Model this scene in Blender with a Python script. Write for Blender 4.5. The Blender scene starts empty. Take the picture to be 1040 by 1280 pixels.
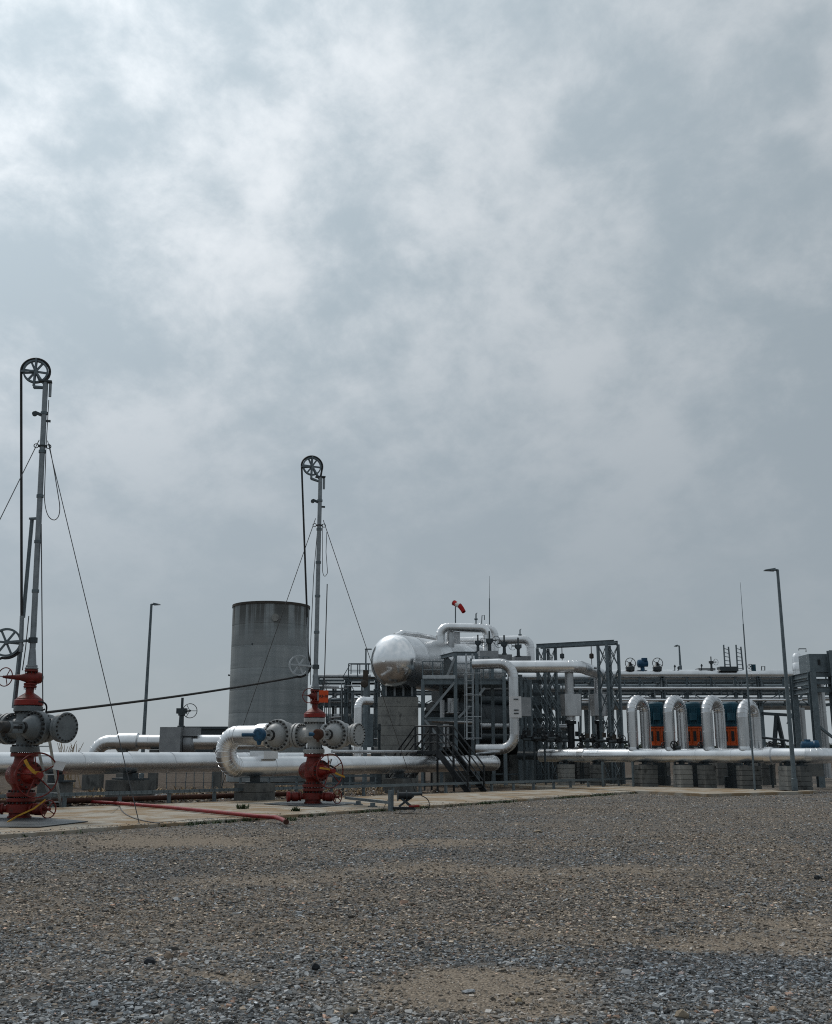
import bpy, math, random
import numpy as np
from mathutils import Vector, Matrix
random.seed(7); rng = np.random.default_rng(7)
scene = bpy.context.scene
C = scene.collection
R = math.radians
V = Vector
ZA = V((0, 0, 1))

# ------------------------------------------------------------------ camera
CAM_H, FPX, HOR = 1.45, 1300.0, 302.0
PITCH = math.atan(HOR / FPX)
cam_d = bpy.data.cameras.new('camera')
cam = bpy.data.objects.new('camera', cam_d); C.objects.link(cam)
cam_d.sensor_fit = 'VERTICAL'; cam_d.sensor_height = 36.0; cam_d.sensor_width = 36.0
cam_d.lens = 36.0 * FPX / 1280.0
cam_d.clip_start = 0.1; cam_d.clip_end = 6000
cam.location = (0, 0, CAM_H); cam.rotation_euler = (R(90) + PITCH, 0, 0)
scene.camera = cam

# ------------------------------------------------------------------ sky, sun, exposure
SUN_EL, SUN_AZ = R(50), R(-42)          # azimuth from +Y towards +X
sun_dir = V((math.sin(SUN_AZ) * math.cos(SUN_EL), math.cos(SUN_AZ) * math.cos(SUN_EL), math.sin(SUN_EL)))
world = bpy.data.worlds.new('World'); scene.world = world; world.use_nodes = True
nt = world.node_tree; nt.nodes.clear()
def wn(t, **k):
    n = nt.nodes.new(t)
    for a, b in k.items(): setattr(n, a, b)
    return n
def wmath(op, a, b=None, c=None):
    n = wn('ShaderNodeMath', operation=op)
    for i, x in enumerate((a, b, c)):
        if x is None: continue
        if isinstance(x, (int, float)): n.inputs[i].default_value = x
        else: nt.links.new(x, n.inputs[i])
    return n.outputs[0]
def wmix(f, a, b):
    n = wn('ShaderNodeMix', data_type='RGBA')
    for s, x in ((n.inputs[0], f), (n.inputs[6], a), (n.inputs[7], b)):
        if isinstance(x, (int, float)): s.default_value = x
        elif isinstance(x, tuple): s.default_value = (*x, 1)
        else: nt.links.new(x, s)
    return n.outputs[2]
def wramp(x, lo, hi):
    n = wn('ShaderNodeMapRange', interpolation_type='SMOOTHSTEP')
    nt.links.new(x, n.inputs[0]); n.inputs[1].default_value = lo; n.inputs[2].default_value = hi
    return n.outputs[0]
sky = wn('ShaderNodeTexSky', sky_type='NISHITA', sun_disc=False, sun_elevation=SUN_EL, sun_rotation=SUN_AZ)
tc = wn('ShaderNodeTexCoord')
sep = wn('ShaderNodeSeparateXYZ'); nt.links.new(tc.outputs['Generated'], sep.inputs[0])
zc = wmath('ADD', wmath('MAXIMUM', sep.outputs[2], 0.0), 0.48)
comb = wn('ShaderNodeCombineXYZ')
nt.links.new(wmath('DIVIDE', sep.outputs[0], zc), comb.inputs[0])
nt.links.new(wmath('DIVIDE', sep.outputs[1], zc), comb.inputs[1])
def cloud(scale, detail, rough, dist, off):
    m = wn('ShaderNodeMapping'); nt.links.new(comb.outputs[0], m.inputs[0])
    m.inputs['Location'].default_value = off; m.inputs['Rotation'].default_value = (0, 0, R(32)); m.inputs['Scale'].default_value = (1.0, 0.9, 1)
    n = wn('ShaderNodeTexNoise'); nt.links.new(m.outputs[0], n.inputs['Vector'])
    n.inputs['Scale'].default_value = scale; n.inputs['Detail'].default_value = detail
    n.inputs['Roughness'].default_value = rough; n.inputs['Distortion'].default_value = dist
    return n.outputs[0]
n1 = cloud(3.4, 9, 0.60, 0.15, (8.8, 1.4, 0.0))
n2 = cloud(10.0, 8, 0.62, 0.2, (5.1, 7.7, 2.0))
nz = wmath('ADD', wmath('MULTIPLY', n1, 0.70), wmath('MULTIPLY', n2, 0.30))
fac = wramp(nz, 0.41, 0.62)
dotn = wn('ShaderNodeVectorMath', operation='DOT_PRODUCT')
nt.links.new(tc.outputs['Generated'], dotn.inputs[0]); dotn.inputs[1].default_value = sun_dir
glow = wmath('POWER', wmath('MAXIMUM', dotn.outputs[1], 0.0), 5.0)
lift = wmath('MULTIPLY', wramp(sep.outputs[2], 0.05, 0.62), 0.10)
bright = wmath('ADD', wmath('ADD', 0.72, lift), wmath('MULTIPLY', glow, 0.90))
ccol = wmix(wmath('MULTIPLY', fac, wmath('ADD', 0.55, wmath('MULTIPLY', glow, 0.75))), (0.405, 0.475, 0.52), (0.74, 0.775, 0.80))
hz = wramp(sep.outputs[2], 0.45, 0.08)
ccol = wmix(wmath('MULTIPLY', hz, 0.86), ccol, (0.43, 0.492, 0.54))
vs = wn('ShaderNodeVectorMath', operation='SCALE'); nt.links.new(ccol, vs.inputs[0]); nt.links.new(wmath('MULTIPLY', bright, 10.0), vs.inputs[3])
skyc = wmix(0.94, sky.outputs[0], vs.outputs[0])
bg = wn('ShaderNodeBackground'); nt.links.new(skyc, bg.inputs[0]); bg.inputs[1].default_value = 0.1
wo = wn('ShaderNodeOutputWorld'); nt.links.new(bg.outputs[0], wo.inputs[0])

sd = bpy.data.lights.new('sun', 'SUN'); sd.energy = 1.4; sd.angle = R(12); sd.color = (1.0, 0.96, 0.90)
sun = bpy.data.objects.new('sun', sd); C.objects.link(sun)
sun.rotation_euler = (-sun_dir).to_track_quat('-Z', 'Y').to_euler(); sun.location = (-30, 10, 40)
scene.view_settings.view_transform = 'Standard'; scene.view_settings.look = 'None'
scene.view_settings.exposure = 0.0; scene.view_settings.gamma = 1.0
scene.cycles.use_denoising = False; scene.cycles.filter_width = 1.1; scene.cycles.sample_clamp_indirect = 4.0; scene.cycles.max_bounces = 6; scene.cycles.diffuse_bounces = 3; scene.cycles.glossy_bounces = 4

# ------------------------------------------------------------------ measuring help
def P(x, y, Y):
    u = (x - 520) / FPX; v = (640 - y) / FPX
    t = Y / (math.cos(PITCH) - v * math.sin(PITCH))
    return V((u * t, Y, CAM_H + t * (math.sin(PITCH) + v * math.cos(PITCH))))
def G(x, y, z=0.0):
    u = (x - 520) / FPX; v = (640 - y) / FPX
    d = V((u, math.cos(PITCH) - v * math.sin(PITCH), math.sin(PITCH) + v * math.cos(PITCH)))
    t = (z - CAM_H) / d.z
    return V((0, 0, CAM_H)) + d * t
def X(x, Y): return P(x, 942, Y).x
def Zp(y, Y): return P(520, y, Y).z

# ------------------------------------------------------------------ materials
def mat(name, c1, c2=None, rough=0.5, metal=0.0, scale=3.0, lo=0.4, hi=0.65, bump=0.0, bscale=20.0, c3=None, s3=12.0, lo3=0.6, hi3=0.72,
        stretch=(1, 1, 1), rvar=0.0, coat=0.0, det=6):
    m = bpy.data.materials.new(name); m.use_nodes = True
    t = m.node_tree; b = t.nodes['Principled BSDF']; L = t.links.new
    b.inputs['Roughness'].default_value = rough; b.inputs['Metallic'].default_value = metal
    b.inputs['Specular IOR Level'].default_value = 0.12 if (metal == 0 and rough >= 0.8) else 0.35 if metal < 0.2 else 0.5
    if coat: b.inputs['Coat Weight'].default_value = coat
    tcn = t.nodes.new('ShaderNodeTexCoord'); mp = t.nodes.new('ShaderNodeMapping'); L(tcn.outputs['Object'], mp.inputs[0])
    mp.inputs['Scale'].default_value = stretch
    oi = t.nodes.new('ShaderNodeObjectInfo')
    ad = t.nodes.new('ShaderNodeVectorMath'); ad.operation = 'ADD'
    sc = t.nodes.new('ShaderNodeVectorMath'); sc.operation = 'SCALE'; L(oi.outputs['Location'], sc.inputs[0]); sc.inputs[3].default_value = 1.7
    L(mp.outputs[0], ad.inputs[0]); L(sc.outputs[0], ad.inputs[1])
    def noise(s, d=det):
        n = t.nodes.new('ShaderNodeTexNoise'); L(ad.outputs[0], n.inputs['Vector'])
        n.inputs['Scale'].default_value = s; n.inputs['Detail'].default_value = d; n.inputs['Roughness'].default_value = 0.6
        return n.outputs[0]
    def rng_(x, a, b_, o0=0.0, o1=1.0):
        n = t.nodes.new('ShaderNodeMapRange'); L(x, n.inputs[0]); n.inputs[1].default_value = a; n.inputs[2].default_value = b_
        n.inputs[3].default_value = o0; n.inputs[4].default_value = o1
        return n.outputs[0]
    col = None
    n1 = noise(scale)
    if c2:
        mx = t.nodes.new('ShaderNodeMix'); mx.data_type = 'RGBA'; L(rng_(n1, lo, hi), mx.inputs[0])
        mx.inputs[6].default_value = (*c1, 1); mx.inputs[7].default_value = (*c2, 1); col = mx.outputs[2]
    if c3:
        mx = t.nodes.new('ShaderNodeMix'); mx.data_type = 'RGBA'; L(rng_(noise(s3, det + 2), lo3, hi3), mx.inputs[0])
        if col: L(col, mx.inputs[6])
        else: mx.inputs[6].default_value = (*c1, 1)
        mx.inputs[7].default_value = (*c3, 1); col = mx.outputs[2]
    if col: L(col, b.inputs['Base Color'])
    else: b.inputs['Base Color'].default_value = (*c1, 1)
    if rvar: L(rng_(n1, 0.3, 0.7, rough - rvar, rough + rvar), b.inputs['Roughness'])
    if bump:
        bp = t.nodes.new('ShaderNodeBump'); bp.inputs['Strength'].default_value = bump; bp.inputs['Distance'].default_value = 0.02
        L(noise(bscale, 4), bp.inputs['Height']); L(bp.outputs[0], b.inputs['Normal'])
    return m
M = {}
M['alu'] = mat('aluminium_cladding', (0.80, 0.81, 0.82), (0.68, 0.69, 0.70), rough=0.31, metal=1, scale=1.2, bump=0.012, bscale=2.0, rvar=0.05, c3=(0.62, 0.61, 0.59), s3=2.5, lo3=0.6, hi3=0.85, det=1)
M['alu_matt'] = mat('weathered_aluminium', (0.50, 0.51, 0.52), (0.38, 0.39, 0.40), rough=0.40, metal=0.92, scale=2.4, bump=0.015, bscale=3, rvar=0.07, stretch=(1, 1, 0.3), det=2)
M['alu_shiny'] = mat('polished_aluminium', (0.88, 0.885, 0.89), (0.83, 0.835, 0.84), rough=0.19, metal=1, scale=1.5, bump=0.005, bscale=0.8, rvar=0.03, det=1)
M['alu_mid'] = mat('dull_aluminium_cladding', (0.64, 0.65, 0.66), (0.50, 0.51, 0.52), rough=0.28, metal=0.97, scale=2.0, bump=0.012, bscale=2.5, rvar=0.06, stretch=(1, 1, 0.3), det=2)
M['galv'] = mat('galvanised_steel', (0.138, 0.172, 0.19), (0.095, 0.122, 0.138), rough=0.5, metal=0.3, scale=5, c3=(0.165, 0.19, 0.205), s3=16)
M['galv_dark'] = mat('dark_painted_steel', (0.046, 0.06, 0.068), (0.03, 0.041, 0.047), rough=0.5, metal=0.2, scale=5, c3=(0.09, 0.08, 0.07), s3=9, lo3=0.66)
M['galv_light'] = mat('light_galvanised_steel', (0.25, 0.275, 0.29), (0.18, 0.20, 0.215), rough=0.42, metal=0.5, scale=6)
M['zinc'] = mat('bright_zinc_steel', (0.42, 0.45, 0.47), (0.32, 0.35, 0.37), rough=0.4, metal=0.4, scale=6)
M['black'] = mat('black_painted_steel', (0.010, 0.013, 0.016), (0.018, 0.021, 0.024), rough=0.45, metal=0.1, scale=6)
M['rubber'] = mat('black_rubber', (0.016, 0.017, 0.018), (0.03, 0.03, 0.03), rough=0.6, scale=8)
M['wire'] = mat('steel_wire', (0.08, 0.085, 0.09), (0.05, 0.05, 0.055), rough=0.5, metal=0.4, scale=12)
M['red'] = mat('red_valve_paint', (0.165, 0.015, 0.010), (0.10, 0.011, 0.007), rough=0.5, scale=4.5, c3=(0.06, 0.026, 0.018), s3=7, lo3=0.56, hi3=0.72, bump=0.25, bscale=40)
M['red_bright'] = mat('bright_red_paint', (0.24, 0.018, 0.012), (0.16, 0.014, 0.010), rough=0.4, scale=5, c3=(0.14, 0.05, 0.035), s3=10, lo3=0.62)
M['hose_red'] = mat('red_hose_rubber', (0.24, 0.012, 0.016), (0.16, 0.010, 0.013), rough=0.5, scale=6, c3=(0.2, 0.12, 0.09), s3=14, lo3=0.66)
M['rust'] = mat('rusty_steel', (0.075, 0.035, 0.025), (0.045, 0.025, 0.02), rough=0.8, scale=6, c3=(0.12, 0.06, 0.035), s3=12)
M['valve_grey'] = mat('grey_valve_paint', (0.14, 0.158, 0.168), (0.10, 0.114, 0.122), rough=0.45, scale=4, c3=(0.12, 0.11, 0.10), s3=9, lo3=0.64, hi3=0.8, bump=0.1, bscale=50)
M['valve_pale'] = mat('pale_grey_valve_paint', (0.34, 0.35, 0.35), (0.26, 0.27, 0.27), rough=0.45, scale=4, c3=(0.2, 0.165, 0.13), s3=7, lo3=0.62, hi3=0.8, bump=0.1, bscale=50)
M['bolt'] = mat('dark_stud_bolts', (0.022, 0.025, 0.028), (0.05, 0.045, 0.04), rough=0.5, metal=0.4, scale=20)
M['blue'] = mat('blue_gear_paint', (0.012, 0.075, 0.15), (0.01, 0.05, 0.1), rough=0.45, scale=6)
M['blue_motor'] = mat('petrol_blue_motor_paint', (0.006, 0.062, 0.095), (0.005, 0.042, 0.066), rough=0.55, scale=3)
M['orange'] = mat('orange_lantern_paint', (0.52, 0.085, 0.012), (0.40, 0.06, 0.01), rough=0.45, scale=4)
M['orange_sign'] = mat('orange_sign_paint', (0.62, 0.075, 0.012), (0.5, 0.06, 0.012), rough=0.5, scale=9)
M['yellow'] = mat('yellow_strap', (0.55, 0.30, 0.03), (0.42, 0.22, 0.03), rough=0.7, scale=12)
M['white'] = mat('white_tag_plastic', (0.62, 0.62, 0.63), rough=0.6)
M['sock_red'] = mat('windsock_red_cloth', (0.34, 0.02, 0.02), rough=0.9)
M['sock_white'] = mat('windsock_white_cloth', (0.7, 0.68, 0.66), rough=0.9)
M['conc'] = mat('formed_concrete', (0.30, 0.298, 0.28), (0.21, 0.212, 0.204), rough=0.9, scale=2.2, c3=(0.08, 0.083, 0.083), s3=4, lo3=0.58, hi3=0.75, bump=0.25, bscale=25, stretch=(1, 1, 0.6))
M['conc_dark'] = mat('stained_concrete', (0.15, 0.153, 0.147), (0.095, 0.10, 0.10), rough=0.9, scale=2.0, c3=(0.04, 0.042, 0.042), s3=3, lo3=0.55, hi3=0.7, bump=0.25, bscale=25, stretch=(1, 1, 0.6))
M['sheet'] = mat('grey_sheet_metal', (0.28, 0.29, 0.30), (0.22, 0.23, 0.24), rough=0.4, metal=0.6, scale=3, rvar=0.06)
M['dark_shell'] = mat('dark_drum_and_shade_shell', (0.05, 0.06, 0.066), (0.03, 0.037, 0.042), rough=0.6, metal=0.1, scale=2)  # dark tone imitating shade on the added shells; skid drums share it
M['brown'] = mat('brown_painted_box', (0.055, 0.045, 0.036), (0.035, 0.03, 0.025), rough=0.7, scale=5)
M['leaf'] = mat('weed_leaf', (0.035, 0.06, 0.022), (0.05, 0.075, 0.03), rough=0.7, scale=9)
M['straw'] = mat('dry_straw', (0.33, 0.24, 0.14), (0.22, 0.16, 0.1), rough=0.8, scale=9)
M['foliage'] = mat('far_foliage', (0.035, 0.05, 0.035), (0.06, 0.07, 0.05), rough=0.9, scale=0.2)

def sheet_mat(name, fn):
    m = bpy.data.materials.new(name); m.use_nodes = True
    fn(m.node_tree, m.node_tree.nodes['Principled BSDF']); return m
def N(t, typ, ins=(), **k):
    n = t.nodes.new(typ)
    for a, b in k.items(): setattr(n, a, b)
    for key, val in ins:
        if hasattr(val, 'is_output') or isinstance(val, bpy.types.NodeSocket): t.links.new(val, n.inputs[key])
        else: n.inputs[key].default_value = val
    return n
def mixc(t, f, a, b):
    n = N(t, 'ShaderNodeMix', data_type='RGBA')
    for i, x in ((0, f), (6, a), (7, b)):
        if isinstance(x, bpy.types.NodeSocket): t.links.new(x, n.inputs[i])
        elif isinstance(x, tuple): n.inputs[i].default_value = (*x, 1)
        else: n.inputs[i].default_value = x
    return n.outputs[2]
def mrange(t, x, a, b, c=0.0, d=1.0):
    return N(t, 'ShaderNodeMapRange', ((0, x), (1, a), (2, b), (3, c), (4, d))).outputs[0]

def ground_nodes(t, b):
    tcn = N(t, 'ShaderNodeTexCoord'); o = tcn.outputs['Object']
    vor = N(t, 'ShaderNodeTexVoronoi', (('Vector', o), ('Scale', 42.0)))
    vor2 = N(t, 'ShaderNodeTexVoronoi', (('Vector', o), ('Scale', 11.0)))
    sp = N(t, 'ShaderNodeSeparateColor', ((0, vor.outputs['Color']),))
    sp2 = N(t, 'ShaderNodeSeparateColor', ((0, vor2.outputs['Color']),))
    g1 = mixc(t, sp.outputs[0], (0.024, 0.025, 0.027), (0.25, 0.235, 0.215))
    g1 = mixc(t, mrange(t, sp.outputs[1], 0.8, 0.95), g1, (0.27, 0.19, 0.125))
    g2 = mixc(t, sp2.outputs[0], (0.05, 0.049, 0.048), (0.19, 0.172, 0.15))
    gv = mixc(t, 0.35, g1, g2)
    ns = N(t, 'ShaderNodeTexNoise', (('Vector', o), ('Scale', 60.0), ('Detail', 6.0)))
    sand = mixc(t, mrange(t, ns.outputs[0], 0.38, 0.62), (0.13, 0.105, 0.082), (0.31, 0.26, 0.205))
    at = N(t, 'ShaderNodeAttribute', attribute_name='sand'); at2 = N(t, 'ShaderNodeAttribute', attribute_name='soil'); at3 = N(t, 'ShaderNodeAttribute', attribute_name='dark')
    nl = N(t, 'ShaderNodeTexNoise', (('Vector', o), ('Scale', 3.0), ('Detail', 8.0)))
    sm = N(t, 'ShaderNodeMath', ((0, at.outputs['Fac']), (1, nl.outputs[0])), operation='ADD').outputs[0]
    sm = N(t, 'ShaderNodeMath', ((0, sm), (1, mrange(t, ns.outputs[0], 0.3, 0.7, -0.25, 0.25))), operation='ADD').outputs[0]
    gv = mixc(t, N(t, 'ShaderNodeMath', ((0, at.outputs['Fac']), (1, 0.55)), operation='MULTIPLY').outputs[0], gv, (0.15, 0.115, 0.083))
    c = mixc(t, mrange(t, sm, 0.72, 1.2), gv, sand)
    dk = mixc(t, 0.45, gv, (0.05, 0.056, 0.064))
    c = mixc(t, at3.outputs['Fac'], c, dk)
    soil = mixc(t, mrange(t, nl.outputs[0], 0.4, 0.62), (0.04, 0.028, 0.02), (0.105, 0.078, 0.056))
    soil = mixc(t, 0.2, soil, g2)
    c = mixc(t, at2.outputs['Fac'], c, soil)
    b.inputs['Specular IOR Level'].default_value = 0.12; t.links.new(c, b.inputs['Base Color']); b.inputs['Roughness'].default_value = 0.95
    hgt = N(t, 'ShaderNodeMath', ((0, vor.outputs['Distance']), (1, -1.0)), operation='MULTIPLY').outputs[0]
    bp = N(t, 'ShaderNodeBump', (('Strength', 0.8), ('Distance', 0.02), ('Height', hgt)))
    t.links.new(bp.outputs[0], b.inputs['Normal'])
M['ground'] = sheet_mat('gravel_ground', ground_nodes)
def stone_nodes(t, b):
    at = N(t, 'ShaderNodeAttribute', attribute_name='tint')
    tcn = N(t, 'ShaderNodeTexCoord')
    ns = N(t, 'ShaderNodeTexNoise', (('Vector', tcn.outputs['Object']), ('Scale', 90.0), ('Detail', 3.0)))
    c = mixc(t, mrange(t, ns.outputs[0], 0.35, 0.7, 0.0, 0.35), at.outputs['Color'], (0.22, 0.20, 0.175))
    b.inputs['Specular IOR Level'].default_value = 0.12; t.links.new(c, b.inputs['Base Color']); b.inputs['Roughness'].default_value = 0.85
M['stone'] = sheet_mat('crushed_stone', stone_nodes)
def pad_nodes(t, b):
    o = N(t, 'ShaderNodeTexCoord').outputs['Object']
    a = N(t, 'ShaderNodeTexNoise', (('Vector', o), ('Scale', 0.9), ('Detail', 9.0), ('Roughness', 0.65), ('Distortion', 0.6)))
    f = N(t, 'ShaderNodeTexNoise', (('Vector', o), ('Scale', 16.0), ('Detail', 6.0)))
    c = mixc(t, mrange(t, a.outputs[0], 0.42, 0.58), (0.36, 0.335, 0.29), (0.255, 0.185, 0.115))
    c = mixc(t, mrange(t, f.outputs[0], 0.55, 0.75, 0.0, 0.6), c, (0.17, 0.15, 0.125))
    b.inputs['Specular IOR Level'].default_value = 0.12; t.links.new(c, b.inputs['Base Color']); b.inputs['Roughness'].default_value = 0.9
    bp = N(t, 'ShaderNodeBump', (('Strength', 0.3), ('Distance', 0.01), ('Height', f.outputs[0]))); t.links.new(bp.outputs[0], b.inputs['Normal'])
M['pad'] = sheet_mat('dusty_concrete', pad_nodes)
def tank_nodes(t, b):
    o = N(t, 'ShaderNodeTexCoord').outputs['Object']
    st = N(t, 'ShaderNodeMapping', (('Vector', o),)); st.inputs['Scale'].default_value = (2.6, 2.6, 0.10)
    s1 = N(t, 'ShaderNodeTexNoise', (('Vector', st.outputs[0]), ('Scale', 1.3), ('Detail', 6.0)))
    st2 = N(t, 'ShaderNodeMapping', (('Vector', o),)); st2.inputs['Scale'].default_value = (0.22, 0.22, 2.2)
    s2 = N(t, 'ShaderNodeTexNoise', (('Vector', st2.outputs[0]), ('Scale', 2.0), ('Detail', 7.0)))
    cl = N(t, 'ShaderNodeTexNoise', (('Vector', o), ('Scale', 0.8), ('Detail', 8.0)))
    c = mixc(t, mrange(t, s1.outputs[0], 0.35, 0.65), (0.26, 0.285, 0.293), (0.325, 0.348, 0.355))
    c = mixc(t, mrange(t, s2.outputs[0], 0.45, 0.65, 0.0, 0.4), c, (0.18, 0.205, 0.215))
    c = mixc(t, mrange(t, cl.outputs[0], 0.55, 0.7, 0.0, 0.4), c, (0.34, 0.355, 0.355))
    sz = N(t, 'ShaderNodeSeparateXYZ', ((0, o),))
    zt = mrange(t, sz.outputs[2], 7.0, 8.9)
    run = N(t, 'ShaderNodeMath', ((0, zt), (1, mrange(t, s1.outputs[0], 0.43, 0.53))), operation='MULTIPLY').outputs[0]
    c = mixc(t, N(t, 'ShaderNodeMath', ((0, run), (1, 0.75)), operation='MULTIPLY').outputs[0], c, (0.055, 0.052, 0.046))
    b.inputs['Specular IOR Level'].default_value = 0.12; t.links.new(c, b.inputs['Base Color']); b.inputs['Roughness'].default_value = 0.9
M['tank'] = sheet_mat('streaked_tank_concrete', tank_nodes)

# ------------------------------------------------------------------ mesh kit
class MB:
    def __init__(s): s.v = []; s.f = []
    def add(s, vs, fs):
        o = len(s.v); s.v += [tuple(v) for v in vs]; s.f += [tuple(i + o for i in f) for f in fs]; return s
    def obox(s, c, a, b, d):
        c, a, b, d = V(c), V(a), V(b), V(d)
        if a.cross(b).dot(d) < 0: a = -a
        vs = [c + a * x + b * y + d * z for z in (-1, 1) for y in (-1, 1) for x in (-1, 1)]
        return s.add(vs, [(0, 2, 3, 1), (4, 5, 7, 6), (0, 1, 5, 4), (2, 6, 7, 3), (0, 4, 6, 2), (1, 3, 7, 5)])
    def box(s, c, size, rz=0.0):
        a = V((math.cos(rz), math.sin(rz), 0)); b = V((-math.sin(rz), math.cos(rz), 0))
        return s.obox(c, a * size[0] / 2, b * size[1] / 2, ZA * size[2] / 2)
    def bar(s, p, q, w, h=None, up=ZA):
        p, q = V(p), V(q); h = h or w; d = (q - p).normalized()
        if abs(d.dot(V(up))) > 0.98: up = V((0.71, 0.7, 0)) if abs(d.z) > 0.9 else ZA
        a = d.cross(V(up)).normalized(); b = a.cross(d)
        return s.obox((p + q) / 2, (q - p) / 2, a * w / 2, b * h / 2)
    def ibeam(s, p, q, h, b, t=0.018, up=ZA):
        p, q = V(p), V(q); d = (q - p).normalized()
        if abs(d.dot(V(up))) > 0.98: up = V((0.7, 0.71, 0))
        a = d.cross(V(up)).normalized(); n = a.cross(d); m = (p + q) / 2; e = (q - p) / 2
        s.obox(m + n * (h / 2 - t / 2), e, a * b / 2, n * t / 2); s.obox(m - n * (h / 2 - t / 2), e, a * b / 2, n * t / 2)
        return s.obox(m, e * 0.999, a * t / 2, n * (h / 2 - t - 0.0005))
    def rings(s, cs, n, frames, rs, cap=True, closed=False):
        o = len(s.v)
        for c, (a, b), r in zip(cs, frames, rs):
            for k in range(n):
                th = 2 * math.pi * k / n; s.v.append(tuple(c + (a * math.cos(th) + b * math.sin(th)) * r))
        m = len(cs)
        for i in range(m if closed else m - 1):
            j = (i + 1) % m
            for k in range(n):
                l = (k + 1) % n; s.f.append((o + i * n + k, o + i * n + l, o + j * n + l, o + j * n + k))
        if cap and not closed:
            s.f.append(tuple(o + k for k in range(n))[::-1]); s.f.append(tuple(o + (m - 1) * n + k for k in range(n)))
        return s
    def lathe(s, p, axis, prof, n=20, cap=True):
        p, d = V(p), V(axis).normalized(); a = d.orthogonal().normalized(); b = d.cross(a)
        return s.rings([p + d * t for t, r in prof], n, [(a, b)] * len(prof), [max(r, 1e-4) for t, r in prof], cap)
    def cyl(s, p, q, r, r2=None, n=14, cap=True):
        p, q = V(p), V(q); return s.lathe(p, q - p, [(0, r), ((q - p).length, r if r2 is None else r2)], n, cap)
    def tube(s, pts, r, n=10, closed=False, cap=True):
        pts = [V(p) for p in pts]; m = len(pts); fr = []
        tg = []
        for i in range(m):
            if closed: d = pts[(i + 1) % m] - pts[i - 1]
            else: d = pts[min(i + 1, m - 1)] - pts[max(i - 1, 0)]
            tg.append(d.normalized())
        a = tg[0].orthogonal().normalized()
        for d in tg:
            a = (a - d * a.dot(d)).normalized(); fr.append((a, d.cross(a)))
        rs = r if isinstance(r, (list, tuple)) else [r] * m
        return s.rings(pts, n, fr, rs, cap, closed)
    def torus(s, c, nrm, Rr, r, n=36, m=8):
        c, d = V(c), V(nrm).normalized(); a = d.orthogonal().normalized(); b = d.cross(a)
        cs, fr = [], []
        for i in range(n):
            th = 2 * math.pi * i / n; e = a * math.cos(th) + b * math.sin(th); cs.append(c + e * Rr); fr.append((e, d))
        return s.rings(cs, m, fr, [r] * n, False, True)
    def bolts(s, c, nrm, Rr, n, r, h):
        c, d = V(c), V(nrm).normalized(); a = d.orthogonal().normalized(); b = d.cross(a)
        for i in range(n):
            th = 2 * math.pi * (i + 0.5) / n; e = c + (a * math.cos(th) + b * math.sin(th)) * Rr
            s.lathe(e - d * h / 2, d, [(0, r), (h, r)], 6)
        return s
    def build(s, name, m, parent=None, ang=32):
        me = bpy.data.meshes.new(name)
        off = V(parent['_o']) if parent is not None else V((0, 0, 0))
        me.from_pydata([tuple(V(v) - off) for v in s.v], [], s.f); me.update()
        if ang:
            me.polygons.foreach_set('use_smooth', [True] * len(me.polygons)); me.set_sharp_from_angle(angle=R(ang))
        me.materials.append(M[m] if isinstance(m, str) else m)
        o = bpy.data.objects.new(name, me); C.objects.link(o)
        if parent is not None: o.parent = parent; o['_o'] = tuple(parent['_o'])
        return o
def tag(o, label, cat, group=None, kind=None):
    o['label'] = label; o['category'] = cat
    if group: o['group'] = group
    if kind: o['kind'] = kind
    return o
def thing(name, label, cat, loc=(0, 0, 0), group=None):
    o = bpy.data.objects.new(name, None); C.objects.link(o); o.location = loc; o['_o'] = tuple(loc); o.empty_display_size = 0.2
    return tag(o, label, cat, group)
def single(mb, name, m, label, cat, group=None, ang=32):
    """one-mesh thing whose origin sits at its base centre"""
    lo = V([min(v[i] for v in mb.v) for i in range(3)]); hi = V([max(v[i] for v in mb.v) for i in range(3)])
    c = V(((lo.x + hi.x) / 2, (lo.y + hi.y) / 2, lo.z)); mb.v = [tuple(V(v) - c) for v in mb.v]
    o = mb.build(name, m, None, ang); o.location = c; return tag(o, label, cat, group)
def structure(o): o['kind'] = 'structure'; return o
def bez(p0, p1, p2, n=14):
    p0, p1, p2 = V(p0), V(p1), V(p2)
    return [p0 * (1 - t) ** 2 + p1 * 2 * t * (1 - t) + p2 * t * t for t in [i / n for i in range(n + 1)]]
def route(pts, Rb, gores=6):
    """straight runs and mitred bends along a polyline"""
    pts = [V(p) for p in pts]; out = []; cur = pts[0]
    for i in range(1, len(pts) - 1):
        d0 = (pts[i] - pts[i - 1]).normalized(); d1 = (pts[i + 1] - pts[i]).normalized()
        th = d0.angle(d1); t = Rb * math.tan(th / 2)
        a = pts[i] - d0 * t; b = pts[i] + d1 * t
        cen = a + (d1 - d0 * d1.dot(d0)).normalized() * Rb
        ax = d0.cross(d1).normalized(); k = max(3, round(gores * th / (math.pi / 2)))
        bend = [cen + Matrix.Rotation(th * j / k, 3, ax) @ (a - cen) for j in range(k + 1)]
        if (a - cur).length > 1e-3: out.append(('s', cur, a))
        out.append(('b', bend, d0, d1)); cur = b
    out.append(('s', cur, pts[-1])); return out
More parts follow.
